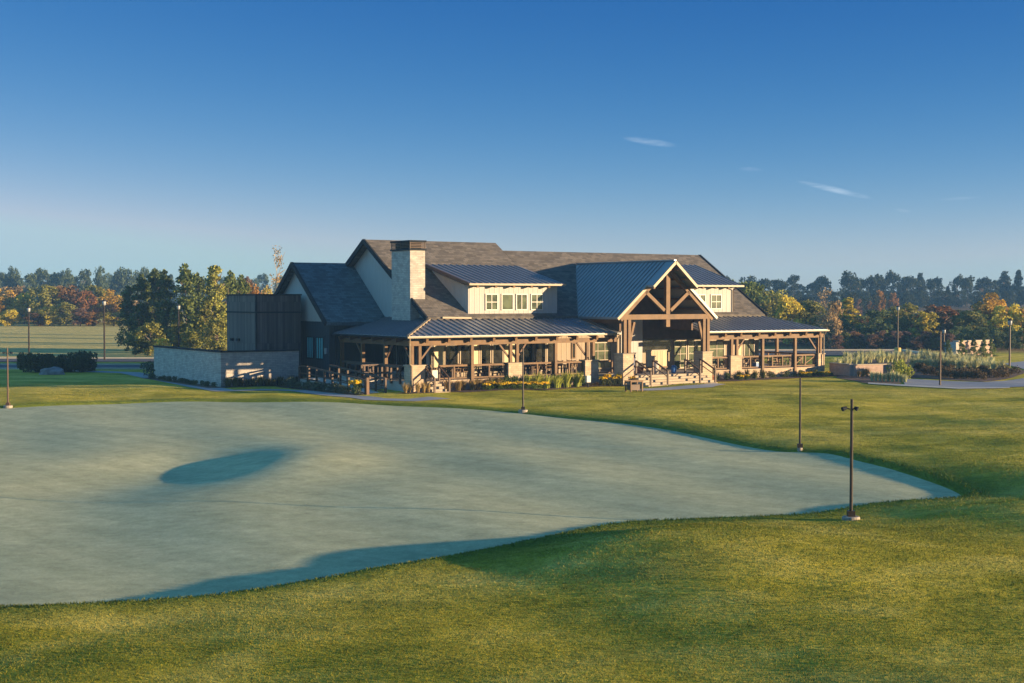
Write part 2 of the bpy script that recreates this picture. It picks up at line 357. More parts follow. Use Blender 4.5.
def green_sheet():
    P = np.array(GREEN); c = np.array((-7.0, 52.0)); rings = 70; m = MB(); n = len(P)
    ts = 1-np.linspace(0, 1, rings)**1.0
    pts = [c+(P-c)*t for t in ts[:-1]]
    for ring in pts:
        z = green_height(ring[:, 0], ring[:, 1]); m.V += [(x, y, zz) for (x, y), zz in zip(ring.tolist(), z.tolist())]
    m.V.append((*c.tolist(), float(green_height(*c)))); k = len(m.V)-1
    for r in range(rings-2):
        for i in range(n):
            j = (i+1) % n; m.F.append((r*n+i, r*n+j, (r+1)*n+j, (r+1)*n+i))
    for i in range(n): m.F.append(((rings-2)*n+i, (rings-2)*n+(i+1) % n, k))
    o = m.build('putting_green', mt['green'], smooth=True)
    return tag(o, kind='structure')
green_sheet()

def grass_blades(path):
    """upright blades of the lawn, thinner on the ground and coarser the farther they stand from the near edge"""
    g = np.random.default_rng(5); out = []
    for d0, d1, dens, wd, ht in ((18, 28, 800, .010, .024), (28, 38, 460, .012, .026), (38, 52, 210, .016, .028), (52, 70, 90, .02, .03), (70, 98, 40, .026, .03)):
        hw = .5*d1+4; n = int(dens*(d1-d0)*2*hw); x = g.uniform(-hw, hw, n); y = g.uniform(d0, d1, n)
        sd = green_sd(x, y); a = (x-OX)*cT+(y-OY)*sT; b = -(x-OX)*sT+(y-OY)*cT
        ok = (sd > .03) & (np.abs(x) < .5*y+4) & ~((b > -2.5) & (a > -1.5) & (a < 41)) & ~((b > -.5) & (a <= -1.5) & (a > -10))
        for p, q in zip(path[:-1], path[1:]):
            dx, dy = q[0]-p[0], q[1]-p[1]; t = np.clip(((x-p[0])*dx+(y-p[1])*dy)/(dx*dx+dy*dy), 0, 1); ok &= np.hypot(x-p[0]-t*dx, y-p[1]-t*dy) > .95
        x, y, sd = x[ok], y[ok], sd[ok]; n = len(x); z = ground_height(x, y); ph = g.uniform(0, 6.283, n)
        tall = 1+.9*np.clip(1.2-sd, 0, 1)*(y < 60)
        h = ht*g.uniform(.5, 1.35, n)*tall; w_ = wd*g.uniform(.6, 1.3, n); ln = g.normal(0, .75, (n, 2))*h[:, None]
        dx, dy = np.cos(ph)*w_, np.sin(ph)*w_
        v = np.stack([np.stack([x-dx, y-dy, z-.01], 1), np.stack([x+dx, y+dy, z-.01], 1), np.stack([x+ln[:, 0], y+ln[:, 1], z+h], 1)], 1).reshape(-1, 3)
        c = np.repeat(np.clip(1-(sd-.5)/1.7, 0, 1)*.9, 3); out.append((v, c))
    v = np.concatenate([o[0] for o in out]); c = np.concatenate([o[1] for o in out]); n = len(v)
    me = bpy.data.meshes.new('lawn_blades'); me.vertices.add(n); me.vertices.foreach_set('co', v.astype(np.float32).ravel())
    me.loops.add(n); me.loops.foreach_set('vertex_index', np.arange(n, dtype=np.int32)); me.polygons.add(n//3)
    me.polygons.foreach_set('loop_start', np.arange(0, n, 3, dtype=np.int32)); me.update(calc_edges=True)
    at = me.color_attributes.new('cover', 'FLOAT_COLOR', 'POINT'); z = np.zeros(n)
    at.data.foreach_set('color', np.stack([c, z, z, z+1], 1).astype(np.float32).ravel()); me.materials.append(mt['blades'])
    o = link('lawn_blades', me); o['kind'] = 'stuff'; o['label'] = 'short mown grass blades of the lawn around the putting green'; return o
OX, OY, TH = -6.52, 87.74, R(33.4)
cT, sT = math.cos(TH), math.sin(TH)
def sheet(name, pts, mat, lift=.02, maxe=1.0, thick=0):
    bm = bmesh.new(); vs = [bm.verts.new((x, y, 0)) for x, y in pts]; bm.faces.new(vs)
    bmesh.ops.triangulate(bm, faces=bm.faces[:])
    for _ in range(9):
        e = [e for e in bm.edges if e.calc_length() > maxe]
        if not e: break
        bmesh.ops.subdivide_edges(bm, edges=e, cuts=1); bmesh.ops.triangulate(bm, faces=[f for f in bm.faces if len(f.verts) > 3])
    co = np.array([v.co[:2] for v in bm.verts]); z = ground_height(co[:, 0], co[:, 1])
    for v, zz in zip(bm.verts, z): v.co.z = zz+lift
    bmesh.ops.recalc_face_normals(bm, faces=bm.faces)
    if sum(f.normal.z for f in bm.faces) < 0: bmesh.ops.reverse_faces(bm, faces=bm.faces)
    me = bpy.data.meshes.new(name); bm.to_mesh(me); bm.free(); me.materials.append(mat)
    return link(name, me)
def ribbon_pts(line, w):
    L = []; Rr = []
    for i, p in enumerate(line):
        a = Vector(line[max(0, i-1)]); b = Vector(line[min(len(line)-1, i+1)]); d = (b-a).normalized(); nrm = Vector((-d.y, d.x))
        p = Vector(p); L.append(tuple(p+nrm*w/2)); Rr.append(tuple(p-nrm*w/2))
    return L+Rr[::-1]
def kerb(name, line, w=.25, h=.13):
    m = MB()
    for p, q in zip(line[:-1], line[1:]):
        n = max(1, int((Vector(q)-Vector(p)).length/4))
        for k in range(n):
            a = Vector(p).lerp(Vector(q), k/n); b = Vector(p).lerp(Vector(q), (k+1)/n)
            m.bar((a.x, a.y, gh(*a)+h/2-.1), (b.x, b.y, gh(*b)+h/2-.1), w, h+.2)
    return tag(m.build(name, mt['kerb']), kind='structure')

path_line = [(-37.32, 115.47), (-30.48, 111.57), (-25.37, 102.22), (-21.00, 94.11), (-18.50, 90.11), (-16.22, 90.71), (-13.70, 90.31), (-10.94, 86.41), (-8.06, 82.21), (-5.84, 81.66), (-4.31, 83.71)]
grass_blades(path_line)
tag(sheet('garden_path', ribbon_pts(path_line, 1.7), mt['path'], .025, .8), kind='structure')
tag(sheet('driveway', [(-140, 118.5), (-24, 118), (-24, 124.5), (-140, 126)], mt['asphalt'], .05, 4), kind='structure')
tag(sheet('service_road', [(-160, 134), (-20, 132.5), (-6, 134), (-6, 142), (-160, 144)], mt['asphalt'], .05, 4), kind='structure')
kerb('driveway_kerb', [(-140, 117.9), (-60, 117.8), (-24, 117.4)]); kerb('far_driveway_kerb', [(-140, 126.8), (-24, 125.1)])
kerb('service_road_kerb', [(-160, 144.8), (-6, 142.6)], .5, .15)
tag(sheet('parking_lot', [(24, 150), (47, 158), (47.5, 172), (20, 172), (4, 168), (4, 150)], mt['asphalt'], .06, 4), kind='structure')
kerb('parking_lot_kerb', [(47.9, 158), (48.3, 172.8), (20, 172.8)], .4, .2)
tag(sheet('entrance_drive', [(29.01, 104.02), (31.30, 99.92), (33.18, 98.07), (37.94, 103.62), (47.07, 110.07), (44.16, 99.92), (36.77, 93.82), (34.12, 93.17), (29.70, 92.66), (26.86, 95.56)], mt['path'], .03, 1.5), kind='structure')
tag(sheet('side_drive', [(44.84, 127.73), (57.34, 146.38), (67.05, 154.28), (49.18, 113.12), (41.56, 110.07)], mt['path'], .04, 2), kind='structure')
tag(sheet('entrance_pavement', [(7.75, 90.26), (8.45, 92.31), (12.76, 94.87), (14.08, 97.42), (14.69, 95.97), (13.20, 92.27), (11.00, 91.51), (8.57, 90.06)], mt['concrete'], .03, .8), kind='structure')
tag(sheet('lawn_edge_path', [(25.05, 98.37), (26.99, 96.02), (29.63, 92.46), (33.19, 93.16), (32.90, 92.36), (29.23, 91.21), (26.61, 94.66), (24.79, 97.36)], mt['kerb'], .04, 1), kind='structure')

# ------------------------------------------------------------------ the clubhouse, in its own axes: a along the front, b to the back, z up
OX, OY, TH = -6.52, 87.74, R(33.4)
cT, sT = math.cos(TH), math.sin(TH)
def W(a, b, z=0): return (OX+a*cT-b*sT, OY+a*sT+b*cT, z)
BLD = thing('clubhouse', 'long timber framed clubhouse with metal porch roofs, shingled gables and stone chimney', 'building', W(0, 0), TH)
B = BLD
def part(m, name, mat, parent=None): return m.build(name, mt[mat], parent or B)

# walls
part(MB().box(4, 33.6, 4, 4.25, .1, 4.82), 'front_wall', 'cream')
m = MB(); m.prism([(4, 4.0, .1), (4, 21.2, .1), (4, 21.2, 4.86), (4, 12.6, 10.05), (4, 4.26, 5.0), (4, 4.26, 4.6), (4, 4.0, 4.6)], (.2, 0, 0)); part(m, 'gable_wall', 'white')
m = MB(); m.prism([(33.6, 4.27, .1), (33.6, 19.2, .1), (33.6, 19.2, 4.8), (33.6, 11.6, 9.45), (33.6, 4.27, 4.95)], (-.2, 0, 0)); part(m, 'gable_wall', 'white')
part(MB().box(4.2, 33.4, 19, 19.2, .1, 4.8), 'back_wall', 'white')
# main shingle roofs: extruded profile
def gable_roof(a0, a1, bf, zf, br, zr, bb, zb, t=.24):
    prof = [(bf, zf), (br, zr), (bb, zb), (bb, zb-t), (br, zr-t*1.15), (bf, zf-t)]
    return MB().prism([(a0, b, z) for b, z in prof], (a1-a0, 0, 0))
part(gable_roof(3.5, 14.62, 3.62, 4.78, 12.6, 10.25, 21.5, 4.85), 'roof', 'shingle')
part(gable_roof(14.64, 34.0, 3.65, 4.80, 11.6, 9.64, 19.6, 4.75), 'roof', 'shingle')
m = MB(); m.prism([(14.5, 11.5, 9.5), (14.5, 12.6, 10.18), (14.5, 19.5, 6.0), (14.5, 18, 5.9)], (.1, 0, 0)); part(m, 'gable_infill', 'dark_trim')
def barge(a, pts, name='bargeboard', mat='dark_trim', t=.12, h=.34, drop=.05):
    m = MB()
    for (b0, z0), (b1, z1) in zip(pts[:-1], pts[1:]): m.bar((a, b0, z0-h/2+drop), (a, b1, z1-h/2+drop), t, h)
    return part(m, name, mat)
barge(3.43, [(3.6, 4.78), (12.6, 10.26), (21.5, 4.86)])
barge(34.07, [(3.6, 4.80), (11.6, 9.65), (19.6, 4.76)])
# left wing
part(MB().box(-.3, -.1, 10.55, 20.6, .05, 4.42), 'lower_wall', 'navy')
part(MB().box(-.1, 4, 10.55, 10.75, .05, 4.42), 'lower_wall', 'navy')
m = MB(); m.prism([(-.33, 10.5, 4.43), (-.33, 20.6, 4.43), (-.33, 15.55, 8.33)], (.2, 0, 0)); part(m, 'gable_wall', 'white')
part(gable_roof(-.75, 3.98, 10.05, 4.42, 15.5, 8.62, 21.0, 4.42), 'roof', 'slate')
barge(-.82, [(10.05, 4.42), (15.5, 8.63), (21.0, 4.42)])
m = MB()
def window(plane, c, u0, u1, z0, z1, nx=1, ny=1, frame='trim', pane='glass', fw=.08, mw=.045, mids=None, name='window'):
    """framed window standing 5 cm proud of a wall; plane 'b' faces the front, plane 'a' the left"""
    f = MB()
    def bx(m, p0, p1, q0, q1, d0, d1):
        if plane == 'b': m.box(p0, p1, c-d1, c-d0, q0, q1)
        else: m.box(c-d1, c-d0, p0, p1, q0, q1)
    bx(f, u0, u0+fw, z0, z1, 0, .06); bx(f, u1-fw, u1, z0, z1, 0, .06); bx(f, u0+fw, u1-fw, z0, z0+fw, 0, .06); bx(f, u0+fw, u1-fw, z1-fw, z1, 0, .06)
    for i in range(1, nx):
        x = u0+(u1-u0)*i/nx; bx(f, x-mw/2, x+mw/2, z0+fw, z1-fw, .021, .05)
    for j in range(1, ny):
        z = z0+(z1-z0)*j/ny; bx(f, u0+fw, u1-fw, z-mw/2, z+mw/2, .021, .046)
    o = part(f, name, frame)
    g_ = MB(); bx(g_, u0+fw, u1-fw, z0+fw, z1-fw, .004, .02); g_.build('pane', mt[pane], o)
    return o
for b0, b1 in ((11.45, 12.6), (13.05, 14.1)): window('a', -.3, b0, b1, 1.8, 3.35, 3, 1, 'dark_trim', 'teal', .06, .08)
part(MB().box(-.42, -.3, 15.1, 15.4, 1.9, 2.3), 'wall_lamp', 'dark_trim')
part(MB().box(-.42, -.3, 10.9, 11.1, 2.2, 2.6), 'wall_lamp', 'lamp_white')

# porch: floor, stone half walls
part(MB().box(.3, 36.9, .72, 4, .05, .75).box(.3, 4, 4, 10.54, .05, .75).box(33.6, 36.9, 4, 10.5, .05, .75), 'porch_floor', 'concrete')
def half_wall(a0, a1, b=.42): part(MB().box(a0, a1, b, b+.28, -.1, .72).box(a0-.0, a1+.0, b-.04, b+.32, .72, .79), 'half_wall', 'stone')
for a0, a1 in ((2.5, 7.72), (8.89, 14.0), (15.17, 16.5), (25.2, 27.3), (28.44, 36.3)): half_wall(a0, a1)
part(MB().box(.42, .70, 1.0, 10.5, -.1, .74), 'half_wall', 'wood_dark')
part(MB().box(36.5, 36.78, 1.0, 10.5, -.1, .79), 'half_wall', 'stone')
pill = [(.28, 1.35, .2, 1.0, 1.76), (7.74, 8.87, .3, .95, 1.72), (14.02, 15.15, .3, .95, 1.75), (16.05, 16.95, -1.3, -.3, 2.2), (23.2, 24.1, -1.3, -.3, 2.2), (27.32, 28.42, .3, .95, 1.75), (36.35, 37.02, .3, .95, 1.74)]
for a0, a1, b0, b1, z in pill:
    o = part(MB().box(a0, a1, b0, b1, -.1, z), 'pillar', 'stone')
    MB().box(a0-.05, a1+.05, b0-.05, b1+.05, z, z+.07).build('capstone', mt['stepstone'], o)
# posts on the pillars and between
def post(a, b, z0, z1, w=.2): part(MB().box(a-w/2, a+w/2, b-w/2, b+w/2, z0, z1), 'post', 'wood')
for a in (.55, 1.1): post(a, .5, 1.83, 3.02)
for a0 in (8.3, 14.6, 27.85):
    for d in (-.26, .26): post(a0+d, .55, 1.8, 3.02)
for a in (36.55, 36.85): post(a, .6, 1.81, 3.02, .17)
for a in (4.95, 11.58, 30.56, 33.93): post(a, .40, .3, 3.02, .2)
for b in (4.0, 7.2, 10.3): post(.55, b, .75, 3.02, .22)
for b in (5.2, 10.0): post(36.7, b, .75, 3.02, .2)
for a in (34.0, 34.6): post(a, 9.9, .75, 3.02, .26)
post(35.6, 9.9, .75, 3.02, .16)
# beams
bm_ = lambda p, q, w=.2, h=.3, n='beam', mat='wood': part(MB().bar(p, q, w, h), n, mat)
bm_((.3, .5, 3.18), (16.8, .5, 3.18)); bm_((24.9, .5, 3.18), (37.0, .5, 3.18))
bm_((.55, .62, 3.18), (.55, 10.5, 3.18)); bm_((36.75, .62, 3.18), (36.75, 10.3, 3.18)); bm_((33.7, 10.0, 3.18), (36.6, 10.0, 3.18))
# rafter tails, stopping short of the hips
tl = lambda a: max(.5, min(3.9, a-.35, (37-a)*1.05-.35))
for a in (1.43, 3.05, 4.70, 6.45, 8.19, 9.79, 11.5, 13.17, 14.86, 16.3, 26.6, 28.13, 29.93, 31.56, 33.11, 34.8, 36.3):
    part(MB().bar((a, .06, 3.33), (a, tl(a), 3.33+(tl(a)-.06)*.26), .17, .26), 'rafter_tail', 'wood')
for b in (1.8, 3.4, 5.0, 6.6, 8.2, 9.8):
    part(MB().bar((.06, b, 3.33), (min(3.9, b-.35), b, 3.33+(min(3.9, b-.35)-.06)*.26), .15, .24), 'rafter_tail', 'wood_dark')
# knee braces
def brace(p, q): part(MB().bar(p, q, .10, .11), 'brace', 'wood_mid')
brace((1.15, .52, 2.1), (1.95, .52, 3.02)); brace((8.0, .62, 2.1), (7.2, .62, 3.02)); brace((8.6, .62, 2.1), (9.3, .62, 3.02))
brace((14.3, .62, 2.1), (13.5, .62, 3.02)); brace((28.15, .62, 2.1), (28.9, .62, 3.02)); brace((36.4, .62, 2.1), (35.6, .62, 3.02))
brace((.57, .75, 2.2), (.57, 1.5, 3.02)); brace((.57, 3.85, 2.2), (.57, 3.1, 3.02)); brace((.57, 7.35, 2.2), (.57, 8.1, 3.02))
# porch roofs with standing seams
def slope_roof(quad, seams, name='porch_roof', mat='metal', t=.10):
    m = MB(); m.prism(quad, (0, 0, -t))
    for p, q in seams:
        d = Vector((0, 0, .02)); m.bar(Vector(p)+d, Vector(q)+d, .045, .075)
    return part(m, name, mat)
ze, zt, k = 3.65, 4.72, 1.07/4
def front_seams(a0, a1, left_hip=False, right_hip=False):
    out = []; a = a0+.3
    while a < a1-.1:
        top = 4.0
        if left_hip: top = min(top, a)
        if right_hip: top = min(top, (a1-a)*4/3.7)
        out.append(((a, .0, ze), (a, top, ze+k*top))); a += .5
    return out
slope_roof([(0, 0, ze), (16.9, 0, ze), (16.9, 4, zt), (4, 4, zt)], front_seams(0, 16.9, True))
slope_roof([(24.3, 0, ze), (37, 0, ze), (33.3, 4, zt), (24.3, 4, zt)], front_seams(24.3, 37, False, True))
ss_ = []
b = .3
while b < 10.4: t_ = min(4, b); ss_.append(((0, b, ze), (t_, b, ze+k*t_))); b += .5
slope_roof([(0, 0, ze), (4, 4, zt), (4, 10.54, zt), (0, 10.54, ze)], ss_, mat='metal')
slope_roof([(37, 0, ze), (37, 10.5, ze), (33.3, 10.5, zt), (33.3, 4, zt)], [((37, 2, ze), (35.2, 2, 4.17))])
part(MB().bar((0, 0, ze+.03), (4, 4, zt+.03), .16, .09), 'hip_cap', 'trim'); part(MB().bar((37, 0, ze+.03), (33.3, 4, zt+.03), .14, .08), 'hip_cap', 'metal')
# gutters
gut = lambda p, q, mat='trim', w=.10, h=.10: part(MB().bar(p, q, w, h), 'gutter', mat)
gut((-.07, -.07, 3.58), (16.9, -.07, 3.58)); gut((24.3, -.07, 3.58), (37.1, -.07, 3.58)); gut((-.07, .02, 3.58), (-.07, 10.5, 3.58), 'dark_trim'); gut((37.07, .02, 3.58), (37.07, 10.5, 3.58))
gut((4.6, 3.55, 4.76), (6.85, 3.55, 4.72), h=.12)
# downspouts
def spout(pts, mat='trim', r=.045):
    m = MB()
    for p, q in zip(pts[:-1], pts[1:]): m.tube(p, q, r, r, 6)
    part(m, 'downspout', mat)
spout([(.12, -.05, 3.52), (.2, .12, 3.2), (.2, .12, 1.9), (.35, .12, 1.75), (.35, .12, .1)])
spout([(36.8, -.05, 3.52), (36.8, .18, 3.2), (36.8, .18, .1)])
spout([(16.7, -.05, 3.5), (16.7, .2, 3.2), (16.7, .2, .8)])
spout([(.05, 10.3, 3.5), (.05, 10.3, .2)], 'dark_trim')
# railings on the half walls
def railing(p0, p1, n, z0=.9, z1=1.7, mat='wood', parent=None):
    a0, b0 = p0; a1, b1 = p1
    m = MB().bar((a0, b0, z1), (a1, b1, z1), .14, .12).bar((a0, b0, z0), (a1, b1, z0), .10, .08)
    for i in range(n+1):
        t = i/n; x = a0+(a1-a0)*t; y = b0+(b1-b0)*t
        m.box(x-.05, x+.05, y-.05, y+.05, z0+.04, z1-.06)
    return m.build('railing', mt[mat], parent or B)
for a0, a1, n in ((2.55, 4.83, 2), (5.08, 7.66, 2), (8.95, 11.45, 2), (11.7, 13.95, 2), (15.25, 16.5, 1), (25.3, 27.25, 2), (28.5, 30.45, 2), (30.68, 33.8, 3), (34.05, 36.3, 2)):
    railing((a0, .56), (a1, .56), n)
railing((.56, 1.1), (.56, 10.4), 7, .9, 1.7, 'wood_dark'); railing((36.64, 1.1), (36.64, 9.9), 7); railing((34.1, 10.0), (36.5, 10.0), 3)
for a0, a1 in ((34.1, 34.95), (35.05, 36.2)): part(MB().bar((a0, .57, .98), (a1, .57, 1.6), .07, .07), 'rail_brace', 'wood')

# windows and doors under the porch, on the front wall
WN = [(4.15, 5.05, 'curtain'), (5.1, 6.1, 'glass'), (6.2, 7.1, 'glass'), (7.15, 7.8, 'curtain'), (7.85, 8.7, 'glass'), (8.8, 9.7, 'glass'), (9.75, 10.9, 'curtain'), (10.95, 12.2, 'glass'), (12.3, 13.3, 'glass'), (13.35, 14.1, 'glass')]
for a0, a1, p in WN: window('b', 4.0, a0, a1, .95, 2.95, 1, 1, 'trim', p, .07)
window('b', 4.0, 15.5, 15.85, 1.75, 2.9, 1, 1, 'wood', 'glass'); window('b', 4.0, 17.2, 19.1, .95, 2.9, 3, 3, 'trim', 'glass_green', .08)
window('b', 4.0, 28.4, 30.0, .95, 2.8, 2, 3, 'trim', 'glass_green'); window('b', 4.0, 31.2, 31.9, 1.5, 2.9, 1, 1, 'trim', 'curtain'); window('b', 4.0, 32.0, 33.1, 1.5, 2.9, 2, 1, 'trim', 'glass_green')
for i in range(4): window('a', 4.0, 4.7+i*1.4, 5.9+i*1.4, 1.0, 2.95, 1, 1, 'dark_trim', 'glass', .07)

# dormers
def dormer(a0, a1, wins, slope, btop, lo, ro):
    part(MB().box(a0, a1, 4.0-.02, 4.2, 4.74, 6.92), 'dormer_wall', 'white')
    for x in (a0, a1-.18):
        m = MB(); bb = btop-.5; m.prism([(x, 4.2, 4.8), (x, 4.2, 6.9), (x, bb, 6.9+slope*(bb-4.2)), (x, bb, 7.1)], (.18, 0, 0)); part(m, 'dormer_cheek', 'white')
    zt_ = 7.04+slope*(btop-3.4)
    q = [(a0-lo, 3.4, 7.04), (a1+ro, 3.4, 7.04), (a1+ro, btop, zt_), (a0-lo, btop, zt_)]
    s = []; a = a0-lo+.15
    while a < a1+ro: s.append(((a, 3.4, 7.04), (a, btop, zt_))); a += .5
    slope_roof(q, s, 'dormer_roof')
    m = MB().prism([(a0-lo+.1, btop-.1, zt_-.1), (a1+ro-.1, btop-.1, zt_-.1), (a1+ro-.1, btop-.1, 7.6), (a0-lo+.1, btop-.1, 7.6)], (0, .1, 0)); part(m, 'dormer_back', 'dark_trim')
    gut((a0-lo, 3.34, 6.99), (a1+ro, 3.34, 6.99), h=.13)
    part(MB().bar((a0-lo-.03, 3.4, 6.99), (a0-lo-.03, btop, zt_-.05), .06, .22), 'bargeboard', 'wood_dark')
    a = a0+.45
    while a < a1: part(MB().bar((a, 3.45, 6.86), (a, 4.0, 6.93), .16, .18), 'rafter_tail', 'wood'); a += (a1-a0-.6)/4.6
    for w0, w1, nx, ny in wins:
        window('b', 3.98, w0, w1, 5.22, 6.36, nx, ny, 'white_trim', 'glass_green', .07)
dormer(6.88, 14.25, [(8.24, 9.26, 2, 2), (9.54, 10.53, 1, 1), (10.74, 11.70, 2, 1), (11.98, 13.01, 2, 2)], .235, 9.4, .32, .3)
dormer(24.4, 30.88, [(25.2, 26.3, 2, 2), (26.95, 28.05, 2, 2), (28.55, 29.65, 2, 2)], .30, 9.0, .3, .5)
spout([(30.8, 3.4, 6.9), (30.8, 3.9, 6.7), (30.8, 3.9, 5.0)], 'rust_post')

# chimney
o = part(MB().box(3.3, 4.45, 5.6, 8.2, 4.3, 9.28), 'chimney', 'stone_grey')
MB().box(3.22, 4.53, 5.52, 8.28, 9.28, 9.40).box(3.22, 4.53, 5.52, 8.28, 9.84, 9.96).build('chimney_cap', mt['dark_trim'], o)
m = MB()
for i in range(4): m.box(3.30, 4.45, 5.6, 8.2, 9.46+i*.1, 9.50+i*.1)
for x in (3.28, 4.42):
    for y in (5.58, 6.9, 8.17): m.box(x, x+.05, y, y+.05, 9.40, 9.84)
m.build('chimney_louvre', mt['wood_dark'], o)
MB().box(3.5, 4.25, 5.8, 8.0, 9.28, 9.8).build('flue', mt['dark_trim'], o)

# the entry gable
ac, eb, zr_, he = 20.24, -1.0, 8.66, 4.45
sl = (8.66-4.76)/4.45
def entry_slope(sgn, mat):
    m = MB()
    m.prism([(ac+sgn*he, eb, 4.76), (ac, eb, zr_), (ac, 9.9, zr_), (ac+sgn*he, 4.3, 4.76)], (0, 0, -.16))
    hp = 1.95; m.prism([(ac+sgn*hp, eb-.75, zr_-sl*hp+.02), (ac, eb-.75, zr_+.02), (ac, eb+.02, zr_+.02), (ac+sgn*hp, eb+.02, zr_-sl*hp+.02)], (0, 0, -.16))
    y = eb+.25
    while y < 9.6:
        t_ = 1.0 if y < 4.3 else max(0, 1-(y-4.3)/5.6)
        m.bar((ac+sgn*he*t_, y, zr_-sl*he*t_+.02), (ac, y, zr_+.02), .075, .045, up=(0, 1, 0)); y += .45
    part(m, 'entry_roof', mat)
entry_slope(-1, 'metal'); entry_slope(1, 'metal')
part(MB().bar((ac, eb-.76, zr_+.04), (ac, 9.9, zr_+.04), .2, .08), 'ridge_cap', 'metal')
for sgn in (-1, 1):
    m = MB(); h0 = 1.9
    m.bar((ac+sgn*h0, eb-.05, zr_-sl*h0-.14), (ac+sgn*(he+.04), eb-.05, 4.76-.14), .19, .12, up=(0, 1, 0))
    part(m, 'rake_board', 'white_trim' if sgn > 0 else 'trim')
    part(MB().bar((ac, eb-.82, zr_-.10), (ac+sgn*1.98, eb-.82, zr_-sl*1.98-.10), .19, .12, up=(0, 1, 0)), 'rake_board', 'trim')
    part(MB().bar((ac+sgn*.2, eb+.12, zr_-.2-.42), (ac+sgn*(he-.3), eb+.12, 4.76+.22-.42), .28, .22, up=(0, 1, 0)), 'truss_rafter', 'wood')
    part(MB().bar((ac+sgn*.28, eb+.12, 5.2), (ac+sgn*1.95, eb+.12, 6.5), .24, .22, up=(0, 1, 0)), 'truss_strut', 'wood')
    # purlins under the prow
    for t_ in (.35, 1.1, 1.8): part(MB().bar((ac+sgn*t_, eb-.7, zr_-sl*t_-.3), (ac+sgn*t_, 3.9, zr_-sl*t_-.3), .14, .16), 'purlin', 'wood')
    for t_ in (2.7, 3.5, 4.25): part(MB().bar((ac+sgn*t_, eb+.05, zr_-sl*t_-.3), (ac+sgn*t_, 3.9, zr_-sl*t_-.3), .14, .16), 'purlin', 'wood')
part(MB().box(16.35, 24.15, eb+.02, eb+.24, 4.58, 4.93), 'truss_chord', 'wood')
part(MB().box(ac-.17, ac+.17, eb-.02, eb+.26, 4.05, 4.57).box(ac-.17, ac+.17, eb-.02, eb+.26, 4.94, 7.95), 'king_post', 'wood')
for sgn, a0 in ((-1, 16.5), (1, 23.65)):
    for d in (0, .38): part(MB().box(a0+d-.12, a0+d+.12, -.95, -.7, 2.28, 4.58), 'post', 'wood')
    part(MB().bar((a0+.2-sgn*.1, -.82, 2.4), (a0+.2-sgn*(-.1)+sgn*-.75, -.82, 4.4), .15, .17), 'brace', 'wood')
    part(MB().bar((a0+.19, -.6, 4.45), (a0+.19, 3.98, 4.45), .24, .3), 'beam', 'wood')
# soffit lining and gable back
part(MB().prism([(ac-he+.3, 3.7, 4.72), (ac+he-.3, 3.7, 4.72), (ac, 3.7, zr_-.3)], (0, .1, 0)), 'gable_back', 'soffit')
part(MB().prism([(ac-4.0, 1.2, 4.98), (ac-3.8, 1.2, 4.98), (ac-.1, 1.2, 8.2), (ac-.1, 1.2, 8.4)], (0, .05, 0)), 'soffit', 'soffit')
# entry side walls above the porch roofs
part(MB().box(16.95, 17.1, .3, 3.98, 3.75, 4.66), 'entry_side_wall', 'soffit'); part(MB().box(23.5, 23.65, .3, 3.98, 3.75, 4.66), 'entry_side_wall', 'soffit')
# entry back wall dressing
part(MB().box(19.9, 21.9, 3.9, 3.99, .8, 4.6), 'entry_wall_panel', 'white')
part(MB().box(21.95, 28.2, 3.92, 3.985, 3.0, 4.7), 'transom_panel', 'wood_dark')
window('b', 3.99, 24.9, 26.2, .8, 2.95, 2, 4, 'trim', 'glass_green', .09, name='glazed_door'); window('b', 3.99, 26.3, 27.7, .8, 2.95, 2, 4, 'trim', 'glass_green', .09, name='glazed_door')
window('b', 3.90, 20.3, 20.7, .8, 3.4, 1, 1, 'dark_trim', 'glass')
part(MB().box(21.95, 24.6, 3.9, 3.98, 2.05, 2.95), 'dark_glazing', 'glass')

# steps to the entry and its handrails
st = MB()
for i in range(5): st.box(16.98, 23.18, -2.9+i*.36, -.35, .0 if i == 0 else .15*i+.001, .15*(i+1))
part(st, 'entry_steps', 'stepstone'); part(MB().box(16.0, 24.1, -.35, .72, .05, .75), 'entry_landing', 'concrete')
def handrail(p0, p1, base0, base1, side=0, mat='wood_dark', name='handrail'):
    m = MB(); p0 = Vector(p0); p1 = Vector(p1)
    m.bar(p0, p1, .09, .09); m.bar(p0-Vector((0, 0, .38)), p1-Vector((0, 0, .38)), .045, .045)
    for p, bz in ((p0, base0), (p1, base1)): m.box(p.x-.055, p.x+.055, p.y-.055, p.y+.055, bz, p.z+.03)
    part(m, name, mat)
for a in (17.2, 18.7, 21.6, 23.0): handrail((a, -1.25, 1.75), (a, -2.85, 1.05), .75, .0)
# side steps near the corner
st = MB()
for i in range(5): st.box(1.4, 2.45, -.9+i*.3, .9, 0 if i == 0 else .15*i+.001, .15*(i+1))
part(st, 'side_steps', 'stepstone')
handrail((2.5, .42, 1.7), (2.5, -.85, 1.0), .75, .0); handrail((1.42, .2, 1.6), (1.42, -.85, 1.0), .6, .0)

